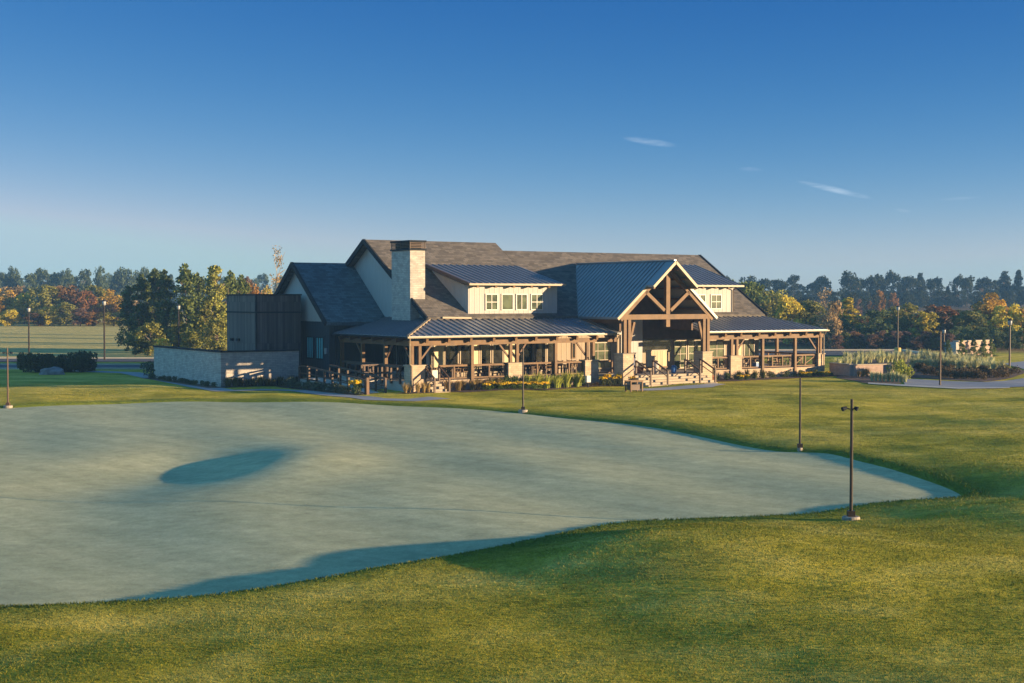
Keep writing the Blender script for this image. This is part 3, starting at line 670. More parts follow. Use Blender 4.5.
# ------------------------------------------------------------------ ramp beside the side porch
RMP = thing('access_ramp', 'dark timber ramp with railings along the shaded side porch', 'ramp', W(0, 0), TH)
MB().prism([(-2.6, 9.0, -.1), (-1.1, 9.0, -.1), (-1.1, 9.0, .62), (-2.6, 9.0, .62)], (0, 1.5, 0)).build('ramp_landing', mt['concrete'], RMP)
MB().prism([(-2.6, .6, -.05), (-2.6, 8.98, -.05), (-2.6, 8.98, .6), (-2.6, .6, .02)], (1.45, 0, 0)).build('ramp_slab', mt['concrete'], RMP)
MB().prism([(-1.1, 4.0, -.05), (-1.1, 8.98, -.05), (-1.1, 8.98, .62), (-1.1, 4.0, .74)], (1.35, 0, 0)).build('ramp_slab', mt['concrete'], RMP)
def ramp_rail(p, q, n, h=.95, lit=False):
    p = Vector(p); q = Vector(q); m = MB().bar(p+Vector((0, 0, h)), q+Vector((0, 0, h)), .12, .1).bar(p+Vector((0, 0, h*.5)), q+Vector((0, 0, h*.5)), .06, .06).bar(p+Vector((0, 0, .12)), q+Vector((0, 0, .12)), .06, .06)
    for i in range(n+1):
        c = p.lerp(q, i/n); m.box(c.x-.06, c.x+.06, c.y-.06, c.y+.06, c.z-.15, c.z+h+.02)
    return m.build('ramp_railing', mt['wood_dark'], RMP)
ramp_rail((-2.62, 10.4, .5), (-2.62, 9.1, .5), 1); ramp_rail((-2.62, 8.9, .5), (-2.62, .7, .0), 7); ramp_rail((-1.12, 8.8, .6), (-1.12, .9, .05), 6)
ramp_rail((.2, 8.8, .7), (.2, 1.4, .72), 6); ramp_rail((-1.1, 4.2, .75), (.1, 4.2, .75), 2)
MB().box(-2.72, -2.54, .38, .56, -.1, 1.12).build('end_post', mt['wood_mid'], RMP)

# ------------------------------------------------------------------ enclosure wall and the boarded tower
ENC = thing('enclosure_wall', 'low pale stone enclosure wall with dark coping at the foot of the boarded tower', 'wall', W(0, 0), TH)
m = MB().box(-7.54, -1.84, 12.18, 12.48, -.2, 2.42).box(-2.14, -1.84, 12.48, 13.6, -.2, 2.42).box(-7.54, -7.24, 12.48, 25.5, -.2, 2.42); m.build('wall', mt['stone_grey'], ENC)
MB().box(-7.6, -1.80, 12.12, 12.54, 2.42, 2.52).box(-7.6, -7.18, 12.54, 25.56, 2.42, 2.52).build('coping', mt['dark_trim'], ENC)
TWR = thing('boarded_tower', 'square tower clad in dark weathered boards rising behind the stone enclosure wall', 'tower', W(.22, .5), TH)
MB().box(-4.45, -1.05, 13.5, 18.8, 0, 6.25).build('cladding', mt['planks'], TWR)
m = MB()
for z in (5.02, 6.25):
    m.box(-4.5, -1.0, 13.44, 13.5, z, z+.1).box(-4.51, -4.45, 13.44, 18.85, z, z+.1).box(-4.44, -1.0, 18.8, 18.86, z, z+.1)
m.box(-4.45, -1.05, 13.5, 18.8, 6.255, 6.33).build('band', mt['dark_trim'], TWR)
MB().box(-4.50, -4.40, 13.44, 13.55, 0, 5.01).box(-4.50, -4.40, 13.44, 13.55, 5.13, 6.24).build('corner_trim', mt['dark_trim'], TWR)
for b_ in (16.4, 17.5): MB().box(-4.62, -4.46, b_, b_+.35, 3.0, 3.2).build('vent', mt['dark_trim'], TWR)

# ------------------------------------------------------------------ porch furniture
def chair_proto():
    t = thing('porch_chair', 'x', 'chair')
    MB().box(-.24, .24, -.24, .24, .43, .48).build('seat', mt['wood'], t)
    m = MB().bar((-.21, .24, .48), (-.21, .33, .98), .05).bar((.21, .24, .48), (.21, .33, .98), .05)
    for i in range(3): m.bar((-.21, .26+.03*i, .62+.14*i), (.21, .26+.03*i, .62+.14*i), .03, .08)
    m.build('backrest', mt['wood'], t)
    for x in (-.2, .2):
        for y in (-.2, .2): MB().box(x-.025, x+.025, y-.025, y+.025, 0, .43).build('leg', mt['wood_dark'], t)
    m = MB()
    for x in (-.25, .25): m.box(x-.03, x+.03, -.24, .26, .66, .7).box(x-.025, x+.025, -.24, -.19, .48, .66)
    m.build('armrest', mt['wood'], t)
    return t
def table_proto():
    t = thing('porch_table', 'x', 'table')
    MB().box(-.5, .5, -.45, .45, .70, .75).build('tabletop', mt['wood'], t)
    for x in (-.42, .42):
        for y in (-.37, .37): MB().box(x-.04, x+.04, y-.04, y+.04, 0, .70).build('leg', mt['wood_dark'], t)
    return t
ch = chair_proto(); tb = table_proto(); fc = True; ft = True
bays = [(3.9, 'first porch bay right of the corner steps'), (6.4, 'second porch bay from the corner steps'), (10.2, 'porch bay under the dormer windows'), (12.9, 'last porch bay before the entry'),
        (29.5, 'first porch bay past the entry'), (32.3, 'middle bay of the porch past the entry'), (35.2, 'open end bay of the far porch')]
for a, where in bays:
    p = W(a, 2.2, .75)
    lab = 'square wooden table behind the railing, ' + where
    if ft: tb.location = p; tb.rotation_euler.z = TH; tb['label'] = lab; tb['group'] = 'tables on the porch'; ft = False
    else: dup(tb, p, TH, lab, 'tables on the porch')
    for dx, rz, side in ((-.85, 90, 'near side'), (.85, -90, 'far side')):
        p = W(a+dx, 2.2+rng.uniform(-.15, .15), .75); lab = 'wooden armchair at the %s of the table in the %s' % (side, where.split(' from')[0].split(' right')[0].split(' under')[0] if len(where.split()) > 6 else where)
        lab = 'slatted wooden armchair %s the table, %s' % ('left of' if dx < 0 else 'right of', where)
        if fc: ch.location = p; ch.rotation_euler.z = TH+R(rz); ch['label'] = lab; ch['group'] = 'chairs on the porch'; fc = False
        else: dup(ch, p, TH+R(rz), lab, 'chairs on the porch')
# two rocking-style chairs against the cream wall, barrel planters, counter and others
for a, lab in ((15.0, 'wooden chair with dark seat against the cream porch wall, beside its twin'), (16.1, 'wooden chair against the cream porch wall, next to the entry')):
    dup(ch, W(a, 3.2, .75), TH, lab, 'chairs on the porch')
def host_counter():
    t = thing('host_counter', 'pale boarded screen standing below the dark glazing in the entry', 'counter', W(20.9, 2.2, .75), TH)
    MB().box(0, 1.9, 0, .08, .35, 1.5).build('board_front', mt['wood_light'], t); MB().box(-.05, 1.95, -.03, .12, 1.5, 1.56).build('top', mt['trim'], t)
    MB().box(-.05, 1.95, -.03, .12, .24, .35).build('base', mt['wood'], t)
    for x in (0.05, 1.75): MB().box(x, x+.1, 0, .09, 0, .24).build('leg', mt['wood_dark'], t)
host_counter()
def lathe(prof, n=14):
    m = MB()
    for r, z in prof:
        for i in range(n): m.V.append((r*math.cos(2*math.pi*i/n), r*math.sin(2*math.pi*i/n), z))
    for j in range(len(prof)-1):
        for i in range(n): m.F.append((j*n+i, j*n+(i+1) % n, (j+1)*n+(i+1) % n, (j+1)*n+i))
    m.F.append(tuple(range(n-1, -1, -1))); m.F.append(tuple(range((len(prof)-1)*n, len(prof)*n))); return m
t = thing('blue_tub', 'rounded bright blue tub at the top of the entry steps', 'tub', W(21.1, -.6, .76))
lathe([(.13, 0), (.18, .06), (.21, .28), (.18, .44), (.20, .46)]).build('tub', mt['blue'], t, True); lathe([(.19, .465), (.16, .53), (.04, .56)]).build('lid', mt['blue'], t, True)
t = thing('slate_cabinet', 'slim grey blue cabinet standing at the wall of the entry beside the pillar', 'cabinet', W(18.6, 1.2, .76), TH)
MB().box(0, .5, 0, .4, .05, 1.05).build('body', mt['slate_blue'], t); MB().box(-.03, .53, -.03, .43, 1.05, 1.1).build('top', mt['dark_trim'], t); MB().box(.04, .46, -.015, -.001, .12, .98).build('door', mt['slate_blue'], t)
t = thing('waste_bin', 'round pale metal bin at the top of the entry steps', 'bin', W(19.7, -.3, .76))
lathe([(.2, 0), (.22, .75), (.19, .80)]).build('bin', mt['concrete'], t, True); lathe([(.2, .805), (.15, .9), (.03, .93)]).build('lid', mt['dark_trim'], t, True)
t = thing('flower_pot', 'terracotta pot of leafy plant beside the right hand entry pillar'.replace('right hand ', ''), 'plant pot', W(24.6, -.6, .0))
lathe([(.2, 0), (.3, .42), (.34, .42), (.34, .5), (.28, .5)]).build('pot', mt['terracotta'], t, True)
POTS = [t]
t = thing('flower_pot', 'orange terracotta pot with dry plant on the landing by the pale screen', 'plant pot', W(19.0, .6, .76)); lathe([(.2, 0), (.3, .38), (.33, .38), (.33, .46), (.28, .46)]).build('pot', mt['terracotta'], t, True); POTS.append(t)
t = thing('sign_board', 'small white notice board standing on the corner steps', 'sign', W(1.75, -.35, .45), TH)
MB().box(-.2, .2, 0, .04, .55, 1.05).build('board', mt['box_white'], t); MB().box(-.04, .04, .05, .11, -.15, 1.05).build('post', mt['wood'], t)
t = thing('utility_box', 'small white utility box on a stake in the front flower bed', 'utility box', (*(5.09, 93.61), 0), TH); t.location.z = gh(*t.location[:2])
MB().box(-.16, .16, -.1, .1, .35, .8).build('box', mt['box_white'], t); MB().box(-.04, .04, -.03, .03, 0, .35).build('stake', mt['dark_trim'], t)
t = thing('timber_frame_planter', 'low square timber planter frame at the foot of the entry steps', 'planter', (*(7.79, 89.31), 0), TH); t.location.z = gh(*t.location[:2])
m = MB()
for x in (-.5, .42):
    for y in (-.3, .22): m.box(x, x+.08, y, y+.08, 0, .65)
m.build('leg', mt['wood'], t); MB().box(-.52, .52, -.32, -.22, .62, .72).box(-.52, .52, .22, .32, .62, .72).build('rail', mt['wood'], t); MB().box(-.4, .4, -.2, .2, .1, .45).build('tray', mt['wood_dark'], t)
t = thing('porch_cooler', 'blue and grey cooler box on the floor of the porch past the entry', 'cooler', W(30.9, 1.3, .75), TH)
MB().box(-.3, .3, -.2, .2, .03, .42).build('body', mt['blue'], t); MB().box(-.32, .32, -.22, .22, .42, .5).build('lid', mt['box_white'], t)
t = thing('pendant_lamp', 'small pale pendant lamp hanging in the open end of the porch', 'lamp', W(33.2, 2.4, 3.3))
MB().tube((0, 0, 0), (0, 0, 1.0), .02, .02, 6).build('rod', mt['dark_trim'], t); lathe([(.04, .0), (.16, -.14), (.15, -.3), (.03, -.34)]).build('shade', mt['lamp_white'], t, True)
t = thing('brick_planter', 'low brick planter wall beside the end pillar of the porch', 'planter wall', W(37.4, -2.2), TH+R(-14)); 
MB().box(0, .3, .3, 3.2, -.1, .95).box(.3, 3.3, .0, .3, -.1, .95).build('wall', mt['brick'], t); MB().box(-.04, .34, .34, 3.24, .95, 1.03).box(.34, 3.34, -.04, .34, .95, 1.03).build('coping', mt['stepstone'], t)
MB().box(3.3, 3.75, -.35, .6, -.1, 1.0).build('pier', mt['stone'], t)

# ------------------------------------------------------------------ lamp posts
def green_post(name, xy, h, label, arms, base=.25, mat='bronze'):
    t = thing(name, label, 'light post', (*xy, gh(*xy)), 0, 'posts round the putting green')
    lathe([(base, -.15), (base, .07), (base*.9, .10)], 18).build('concrete_base', mt['old_concrete'], t)
    MB().box(-.10, .10, -.10, .10, .101, .26).build('foot', mt[mat], t)
    MB().tube((0, 0, .261), (0, 0, h), .048, .04, 10).build('pole', mt[mat], t)
    for s in arms:
        o = MB().tube((s*.05, 0, h-.28), (s*.16, 0, h-.25), .02, .02, 6).build('arm', mt[mat], t)
        m = MB().tube((s*.14, .03, h-.24), (s*.27, -.02, h-.28), .045, .065, 10); m.build('lamp_head', mt['dark_trim'], o)
    return t
green_post('floodlight_post', (9.54, 39.23), 3.4, 'slim bronze floodlight post on concrete foot beside the near tip of the green', (-1, .6))
green_post('floodlight_post', (11.99, 58.14), 3.0, 'plain dark post without lamps at the far edge of the green', (), .11)
green_post('floodlight_post', (0.60, 76.00), 3.45, 'dark post with short crosspiece in front of the flower bed and porch', (-.6, ))
green_post('floodlight_post', (-28.17, 78.10), 3.3, 'brown floodlight post with twin heads on the lawn beyond the green', (-1, 1), mat='rust_post')
def lot_lamp(xy, h, label, base=False):
    t = thing('lamp_post', label, 'lamp post', (*xy, gh(*xy)), 0, 'lamp posts along the roads')
    MB().tube((0, 0, -.1), (0, 0, h-.35), .09, .07, 8).build('pole', mt['bronze'], t)
    o = lathe([(.07, h-.3), (.17, h-.22), (.19, h+.12), (.08, h+.22)], 10).build('lamp_head', mt['lamp_white'], t, True)
    lathe([(.20, h+.12), (.23, h+.17), (.07, h+.30)], 10).build('lamp_cap', mt['dark_trim'], o, True)
    if base: lathe([(.38, -.1), (.38, .75), (.3, .8)], 12).build('painted_base', mt['kerb_yellow'], t)
    return t
mt['kerb_yellow'] = plain('yellow_paint', (.55, .36, .08), .7, .1, 3)
def lp(X, Y, h, label, base=False): lot_lamp((X, Y), h, label, base)
lp(-50.4, 146.0, 5.1, 'dark lamp post rising behind the clipped hedge row')
lp(-40.2, 138.0, 5.7, 'dark lamp post by the road in front of the fairway')
lp(-36.2, 152.0, 5.4, 'slim lamp post in front of the tall evergreens')
lp(44.1, 160.0, 5.3, 'lamp post with yellow base at the parking lot kerb', True)
lp(43.4, 122.0, 3.9, 'lamp post between the planting bed and the side drive')
lp(46.3, 150.0, 2.8, 'short lamp post with large pale head beside the brick monument wall')
t = thing('marker_post', 'plain brown marker post standing by the drive in front of the planting bed', 'post', (*(29.24, 95.51), 0)); t.location.z = gh(*t.location[:2])
MB().tube((0, 0, -.1), (0, 0, 3.7), .07, .06, 8).build('pole', mt['rust_post'], t); MB().box(-.1, .1, -.1, .1, 3.7, 3.8).build('cap', mt['dark_trim'], t)

# monument wall
mx, my = 47.4, 148.5
t = thing('monument_wall', 'free standing brick monument wall behind a row of columnar evergreens', 'wall', (mx, my, gh(mx, my)), R(38))
MB().box(0, 6.2, 0, .6, -.3, 1.65).build('wall', mt['brick'], t); MB().box(-.08, 6.28, -.08, .68, 1.65, 1.78).build('coping', mt['stepstone'], t)
MB().box(-.6, -.0, -.1, 1.3, -.3, 1.62).build('side_wall', mt['stone_grey'], t)

# boulder
def rock(seed, rx, ry, rz):
    r_ = random.Random(seed); bm = bmesh.new(); bmesh.ops.create_icosphere(bm, subdivisions=3, radius=1)
    from mathutils import noise as mn
    for v in bm.verts:
        d = 1+.35*mn.noise(v.co*1.4+Vector((seed, 0, 0)))+.12*mn.noise(v.co*4)
        v.co = Vector((v.co.x*rx*d, v.co.y*ry*d, v.co.z*rz*d))
    me = bpy.data.meshes.new('boulder'); bm.to_mesh(me); bm.free(); me.materials.append(mt['boulder']); return me
xy = (-35.98, 109.37)
o = tag(link('boulder', rock(3, 1.05, .6, .42)), 'broad grey boulder lying on the lawn in front of the hedge row', 'boulder'); o.location = (*xy, gh(*xy)+.15)

# ------------------------------------------------------------------ plants
def quad_leaf(m, c, s, rg, up=0.0):
    d = Vector((rg.gauss(0, 1), rg.gauss(0, 1), rg.gauss(0, 1)+up)).normalized(); x = d.orthogonal().normalized()
    x = Matrix.Rotation(rg.uniform(0, 6.28), 3, d) @ x; y = d.cross(x)
    a = s*rg.uniform(.7, 1.3); b_ = s*rg.uniform(.45, .8); k = len(m.V)
    m.V += [tuple(c-x*a), tuple(c-y*b_), tuple(c+x*a), tuple(c+y*b_)]; m.F.append((k, k+1, k+2, k+3))
def shrub_mesh(name, seed, n, s, mat, clumps=7, flat=1.0):
    rg = random.Random(seed); m = MB(); cs = []
    for i in range(clumps):
        t = rg.uniform(0, 6.28); r = rg.uniform(.15, .62); cs.append((Vector((r*math.cos(t), r*math.sin(t), rg.uniform(.28, .72))), rg.uniform(.28, .45)))
    for i in range(n):
        c, r = rg.choice(cs); d = Vector((rg.gauss(0, 1), rg.gauss(0, 1), rg.gauss(0, 1))).normalized()
        p = c+d*r*rg.uniform(.75, 1.05); p.z = abs(p.z)*flat; quad_leaf(m, p, s, rg)
    return m.mesh(name, mat, fix=False)
def clump_mesh(name, seed, n, mat, plume=None):
    rg = random.Random(seed); m = MB()
    for i in range(n):
        t = rg.uniform(0, 6.28); r0 = rg.uniform(0, .22); lean = rg.uniform(.1, .55); h = rg.uniform(.6, 1.0)
        p0 = Vector((r0*math.cos(t), r0*math.sin(t), 0)); dirv = Vector((math.cos(t), math.sin(t), 0)); side = Vector((-math.sin(t), math.cos(t), 0))*rg.uniform(.02, .04)
        pts = [p0+dirv*(lean*(q**1.8))+Vector((0, 0, h*(q-.18*lean*q*q*2))) for q in (0, .4, .75, 1)]
        k = len(m.V)
        for q, p in zip((1, .9, .6, .1), pts): m.V += [tuple(p-side*q), tuple(p+side*q)]
        for j in range(3): m.F.append((k+2*j, k+2*j+1, k+2*j+3, k+2*j+2))
    return m.mesh(name, mat, fix=False)
def bloom_mesh(name, seed, n, mat):
    rg = random.Random(seed); m = MB()
    for i in range(n):
        t = rg.uniform(0, 6.28); r = math.sqrt(rg.random())*.8; c = Vector((r*math.cos(t), r*math.sin(t), .75+.25*math.sqrt(max(0, 1-r*r))+rg.uniform(-.1, .1)))
        quad_leaf(m, c, .17, rg, 2.0)
    return m.mesh(name, mat, fix=False)
lf = {}
lf['dark'] = leaf('dark_leaves', (.045, .06, .024), (.09, .11, .036)); lf['green'] = leaf('green_leaves', (.04, .075, .015), (.09, .13, .03))
lf['lime'] = leaf('lime_grass', (.22, .26, .035), (.38, .40, .07)); lf['tan'] = leaf('tan_grass', (.22, .15, .05), (.36, .26, .10))
lf['pale'] = leaf('pale_plume_grass', (.28, .31, .12), (.58, .56, .33)); lf['yellow'] = leaf('yellow_petals', (.62, .40, .01), (.80, .55, .03)); lf['brown'] = leaf('brown_shrub', (.06, .045, .025), (.14, .10, .05))
lf['greyg'] = leaf('grey_green_leaves', (.05, .07, .035), (.12, .14, .08)); lf['olive_dark'] = leaf('olive_dark_leaves', (.05, .06, .018), (.10, .105, .03))
SH = {}
for kx in ('dark', 'green', 'brown', 'greyg', 'olive_dark', 'lime'): SH[kx] = [shrub_mesh('shrub', s_, 420, .085, lf[kx]) for s_ in (1, 2, 3)]
GC = {kx: [clump_mesh('grass_clump', s_, 110, lf[kx]) for s_ in (1, 2, 3)] for kx in ('lime', 'tan', 'pale', 'olive_dark')}
BL = [bloom_mesh('flowers', s_, 95, lf['yellow']) for s_ in (1, 2)]
def plant(name, me, xy, w, h, label, cat, group=None, dz=0):
    o = link(name, me); o.location = (xy[0], xy[1], gh(*xy)+dz-.02); o.scale = (w, w, h); o.rotation_euler.z = rng.uniform(0, 6.28)
    return tag(o, label, cat, group)
def flowers(xy, w, h, label, group=None, me=None):
    t = thing('flowering_shrub', label, 'flowers', (*xy, gh(*xy)), rng.uniform(0, 6.28), group)
    o = link('foliage', rng.choice(SH['green'] if me is None else me), t); o.scale = (w, w, h*.9)
    o = link('flowers', rng.choice(BL), t); o.scale = (w, w, h)
    return t
def Wxy(a, b): return W(a, b)[:2]
# beds along the porch
tag(sheet('planting_bed', [Wxy(a, b) for a, b in ((2.7, .4), (16.0, .4), (16.0, -1.6), (14.6, -1.3), (12.5, -1.1), (10, -1.9), (6, -2.1), (3.3, -1.7), (2.7, -.9))], mt['mulch'], .03, .6), kind='structure')
tag(sheet('side_bed', [Wxy(a, b) for a, b in ((-.2, .2), (1.3, .2), (1.3, -1.1), (-.4, -1.1), (-1.0, -.2))], mt['mulch'], .03, .5), kind='structure')
tag(sheet('end_bed', [Wxy(a, b) for a, b in ((24.4, .2), (37.4, .2), (37.6, -1.3), (30, -1.9), (26, -2.2), (24.4, -1.6))], mt['mulch'], .03, .6), kind='structure')
tag(sheet('ramp_bed', [Wxy(a, b) for a, b in ((-2.75, .6), (-2.75, 11), (-4.2, 11), (-3.9, 5), (-3.5, .8))], mt['mulch'], .03, .6), kind='structure')
tag(sheet('wall_bed', [Wxy(a, b) for a, b in ((-.5, 12.1), (-7.62, 12.1), (-7.62, 25.5), (-8.6, 25.5), (-8.7, 11.4), (-.5, 11.2))], mt['mulch'], .03, .8), kind='structure')
for i in range(9): plant('grass_clump', rng.choice(GC['tan']), Wxy(2.95+i*.5, -.15+rng.uniform(-.2, .2)-.25*(i % 2)), .7, rng.uniform(.75, 1.05), 'tan feathery grass clump below the railing next to the corner steps', 'grass clump', 'tan grasses by the corner steps')
for i in range(5): plant('grass_clump', rng.choice(GC['tan']), Wxy(-.5+i*.4, -.55+rng.uniform(-.2, .2)), .45, rng.uniform(.7, 1.0), 'tan grass clump at the foot of the corner pillar', 'grass clump', 'tan grasses at the corner pillar')
for i in range(7): plant('shrub', rng.choice(SH['green']), Wxy(6.0+i*.62, -.3+rng.uniform(-.1, .1)), .5, rng.uniform(.7, .95), 'dark green shrub between the stone half wall and the yellow flowers', 'shrub', 'green shrubs behind the yellow flowers')
for i in range(10): flowers(Wxy(5.0+i*.52, -1.25+rng.uniform(-.15, .15)), .36, rng.uniform(.4, .5), 'mound of yellow flowers at the lawn edge in front of the porch', 'yellow flowers along the porch')
for i in range(11): plant('grass_clump', rng.choice(GC['lime']), Wxy(8.8+i*.42, -.35-.3*(i % 2)), .85, rng.uniform(.95, 1.3), 'tall bright lime grass clump below the porch railing', 'grass clump', 'lime grasses below the porch')
plant('shrub', SH['green'][0], Wxy(13.2, -.3), .55, .75, 'single rounded green shrub in the mulch next to the lime grasses', 'shrub')
for i in range(4): plant('shrub', rng.choice(SH['brown']), Wxy(13.6+i*.55, -.8+rng.uniform(-.1, .2)), .35, .3, 'low brown dormant shrub in the mulch before the entry', 'shrub', 'brown shrubs in the mulch')
for i in range(6): flowers(Wxy(14.6+i*.45, -.75-.1*i+rng.uniform(-.2, .2)), .34, rng.uniform(.55, .75), 'leafy shrub dotted with yellow beside the entry steps', 'yellow dotted shrubs by the entry', SH['olive_dark'])
for i in range(20):
    a = 25.0+i*.61
    plant('shrub', rng.choice(SH[rng.choice(('olive_dark', 'green', 'dark'))]), Wxy(a, -.35+rng.uniform(-.3, .2)), .38, rng.uniform(.3, .6), 'green shrub in the bed under the far porch railing', 'shrub', 'shrubs below the far porch')
for i in range(4): plant('grass_clump', rng.choice(GC['olive_dark']), Wxy(27.2+i*.8, -.7), .5, rng.uniform(.8, 1.0), 'olive grass clump beside the pillar of the far porch', 'grass clump', 'olive grasses by the far porch')
for a, b in ((26.6, -1.5), (27.3, -1.4), (33.4, -1.0), (33.9, -1.1), (34.5, -1.0), (35.3, -1.05), (35.9, -1.0)): flowers(Wxy(a, b), .34, .36, 'low yellow flower mound at the lawn edge under the far porch', 'yellow flowers below the far porch')
# ramp bed
for i in range(20):
    b = .9+i*.5; plant('shrub', rng.choice(SH['greyg']), Wxy(-3.15+rng.uniform(-.25, .2)-.03*i, b), .42, rng.uniform(.5, .8), 'grey green shrub at the foot of the ramp railing', 'shrub', 'shrubs along the ramp')
flowers(Wxy(-3.2, .9), .55, .85, 'bright yellow topped shrub by the end post of the ramp')
# wall bed
for i in range(14): plant('grass_clump', rng.choice(GC['olive_dark']), Wxy(-7.2+i*.46, 11.75+rng.uniform(-.15, .15)), .75, rng.uniform(.6, .9), 'green grass clump along the front of the enclosure wall', 'grass clump', 'grasses along the enclosure wall')
for i in range(18): plant('shrub', rng.choice(SH['dark']), Wxy(-8.1+rng.uniform(-.15, .15), 12.3+i*.72), .32, rng.uniform(.3, .45), 'low dark shrub along the shaded flank of the enclosure wall', 'shrub', 'dark shrubs along the wall flank')
for i, (x, y) in enumerate(((-27.39, 106.67), (-26.45, 105.37))): plant('shrub', SH['greyg'][i], (x, y), 1.1, 1.15, ('rounded grey green bush at the end of the enclosure wall, %s' % ('farther from the wall', 'touching the wall')[i]), 'bush', 'bushes at the wall end')
# hedge row on the lawn
HG = [(-39.31, 113.12), (-38.34, 112.62), (-37.70, 113.12), (-36.77, 112.77), (-36.08, 113.12), (-35.11, 112.62), (-34.77, 113.87)]
HL = ['first dark shrub of the hedge row, at the end beside the lamp post', 'dark shrub second in the hedge row behind the boulder', 'dark shrub third in the hedge row directly behind the boulder', 'dark shrub in the middle of the hedge row', 'dark shrub fifth in the hedge row', 'dark shrub sixth in the hedge row, next to the last', 'last dark shrub of the hedge row, at the end nearest the driveway bend']
HS = [shrub_mesh('hedge_shrub', s_, 1800, .085, lf['dark'], 12) for s_ in (5, 6, 7)]
for xy, l in zip(HG, HL): plant('hedge_shrub', rng.choice(HS), xy, rng.uniform(.85, 1.1), rng.uniform(1.35, 1.7), l, 'shrub', 'hedge row shrubs')
# planting bed by the drive
bed = [(24.15, 104.22), (37.28, 154.28), (46.88, 169.03), (50.14, 160.13), (42.39, 121.48), (42.18, 113.87), (37.32, 104.37), (33.40, 98.72), (31.52, 101.77), (29.59, 105.27), (26.92, 97.02), (24.87, 97.11)]
tag(sheet('drive_bed', bed, mt['mulch'], .025, 1.5), kind='structure')
def row_px(pts, n):
    out = []
    for i in range(n):
        t = i/(n-1)*(len(pts)-1); j = min(int(t), len(pts)-2); a = Vector(pts[j]); b = Vector(pts[j+1]); out.append(a.lerp(b, t-j))
    return out
for rw, n, line in ((0, 16, [(27.73, 119.68), (33.32, 130.18), (37.35, 132.93)]), (1, 24, [(36.53, 127.73), (40.00, 127.73), (40.32, 117.98)]), (2, 22, [(31.74, 132.93), (38.01, 144.48), (42.59, 140.83), (42.17, 123.38)]), (3, 22, [(34.64, 120.53), (37.48, 119.68), (39.31, 113.12)])):
    for p in row_px(line, n):
        p = p+Vector((rng.uniform(-.2, .2), rng.uniform(-.5, .5)))
        plant('plume_grass', rng.choice(GC['pale']), tuple(p), .85, rng.uniform(.9, 1.3), 'pale green plume grass clump in the planting bed beside the drive', 'grass clump', 'plume grasses in the drive bed')
for line, n in (([(32.60, 113.12), (35.26, 110.07), (38.84, 108.62)], 22), ([(32.10, 108.67), (34.14, 105.37), (37.05, 105.07)], 20), ([(32.40, 104.62), (34.16, 102.07)], 10)):
    for p in row_px(line, n):
        p = p+Vector((rng.uniform(-.2, .2), rng.uniform(-.4, .4)))
        plant('shrub', rng.choice(SH['brown']), tuple(p), .55, rng.uniform(.55, .8), 'low brown shrub in the front rows of the planting bed beside the drive', 'shrub', 'brown shrubs in the drive bed')
for i, p in enumerate(((28.75, 104.67), (29.54, 105.92), (29.22, 103.42))): plant('shrub', SH['lime'][i], p, .9, 1.4-.2*i, 'leafy lime green shrub at the corner of the drive bed', 'shrub', 'lime shrubs at the bed corner')
for p in row_px([(25.84, 100.37), (27.80, 98.92)], 9): plant('plume_grass', rng.choice(GC['pale']), tuple(p), .5, rng.uniform(.7, .95), 'short pale grass clump at the front edge of the drive bed', 'grass clump', 'short grasses at the bed front')
for i in range(5): plant('grass_clump', rng.choice(GC['tan']), Wxy(37.6+i*.45, -2.6+rng.uniform(-.2, .2)), .45, rng.uniform(.6, .85), 'tan grass clump in front of the brick planter wall', 'grass clump', 'tan grasses at the brick planter')
for pt, h in zip(POTS, (.5, .35)):
    o = link('pot_plant', SH['olive_dark'][0], pt); o.scale = (.36, .36, h); o.location = (0, 0, .4)

# ------------------------------------------------------------------ trees
def trunk_mesh(name, seed, limbs, mat, r=.022, top=.85, h0=.3):
    rg = random.Random(seed); m = MB(); pts = [Vector((0, 0, -.03))]
    for i in range(1, 6): pts.append(Vector((rg.uniform(-.04, .04), rg.uniform(-.04, .04), top*i/5)))
    for i in range(5): m.tube(pts[i], pts[i+1], r*(1-i*.17), r*(1-(i+1)*.17), 6)
    for i in range(limbs):
        z = rg.uniform(h0, top*.9); t = rg.uniform(0, 6.28); l = rg.uniform(.35, .8)*(1.1-z*.6)
        j = min(4, int(z/top*5)); p = pts[j].lerp(pts[j+1], z/top*5-j)
        m.tube(p, p+Vector((l*math.cos(t), l*math.sin(t), rg.uniform(.06, .2))), r*.4, r*.12, 4)
    return m.mesh(name, mat, fix=False)
ASP = {'broad': 2.6, 'pine': 3.6, 'cone': 3.2, 'umbrella': 2.4, 'sparse': 3.6}
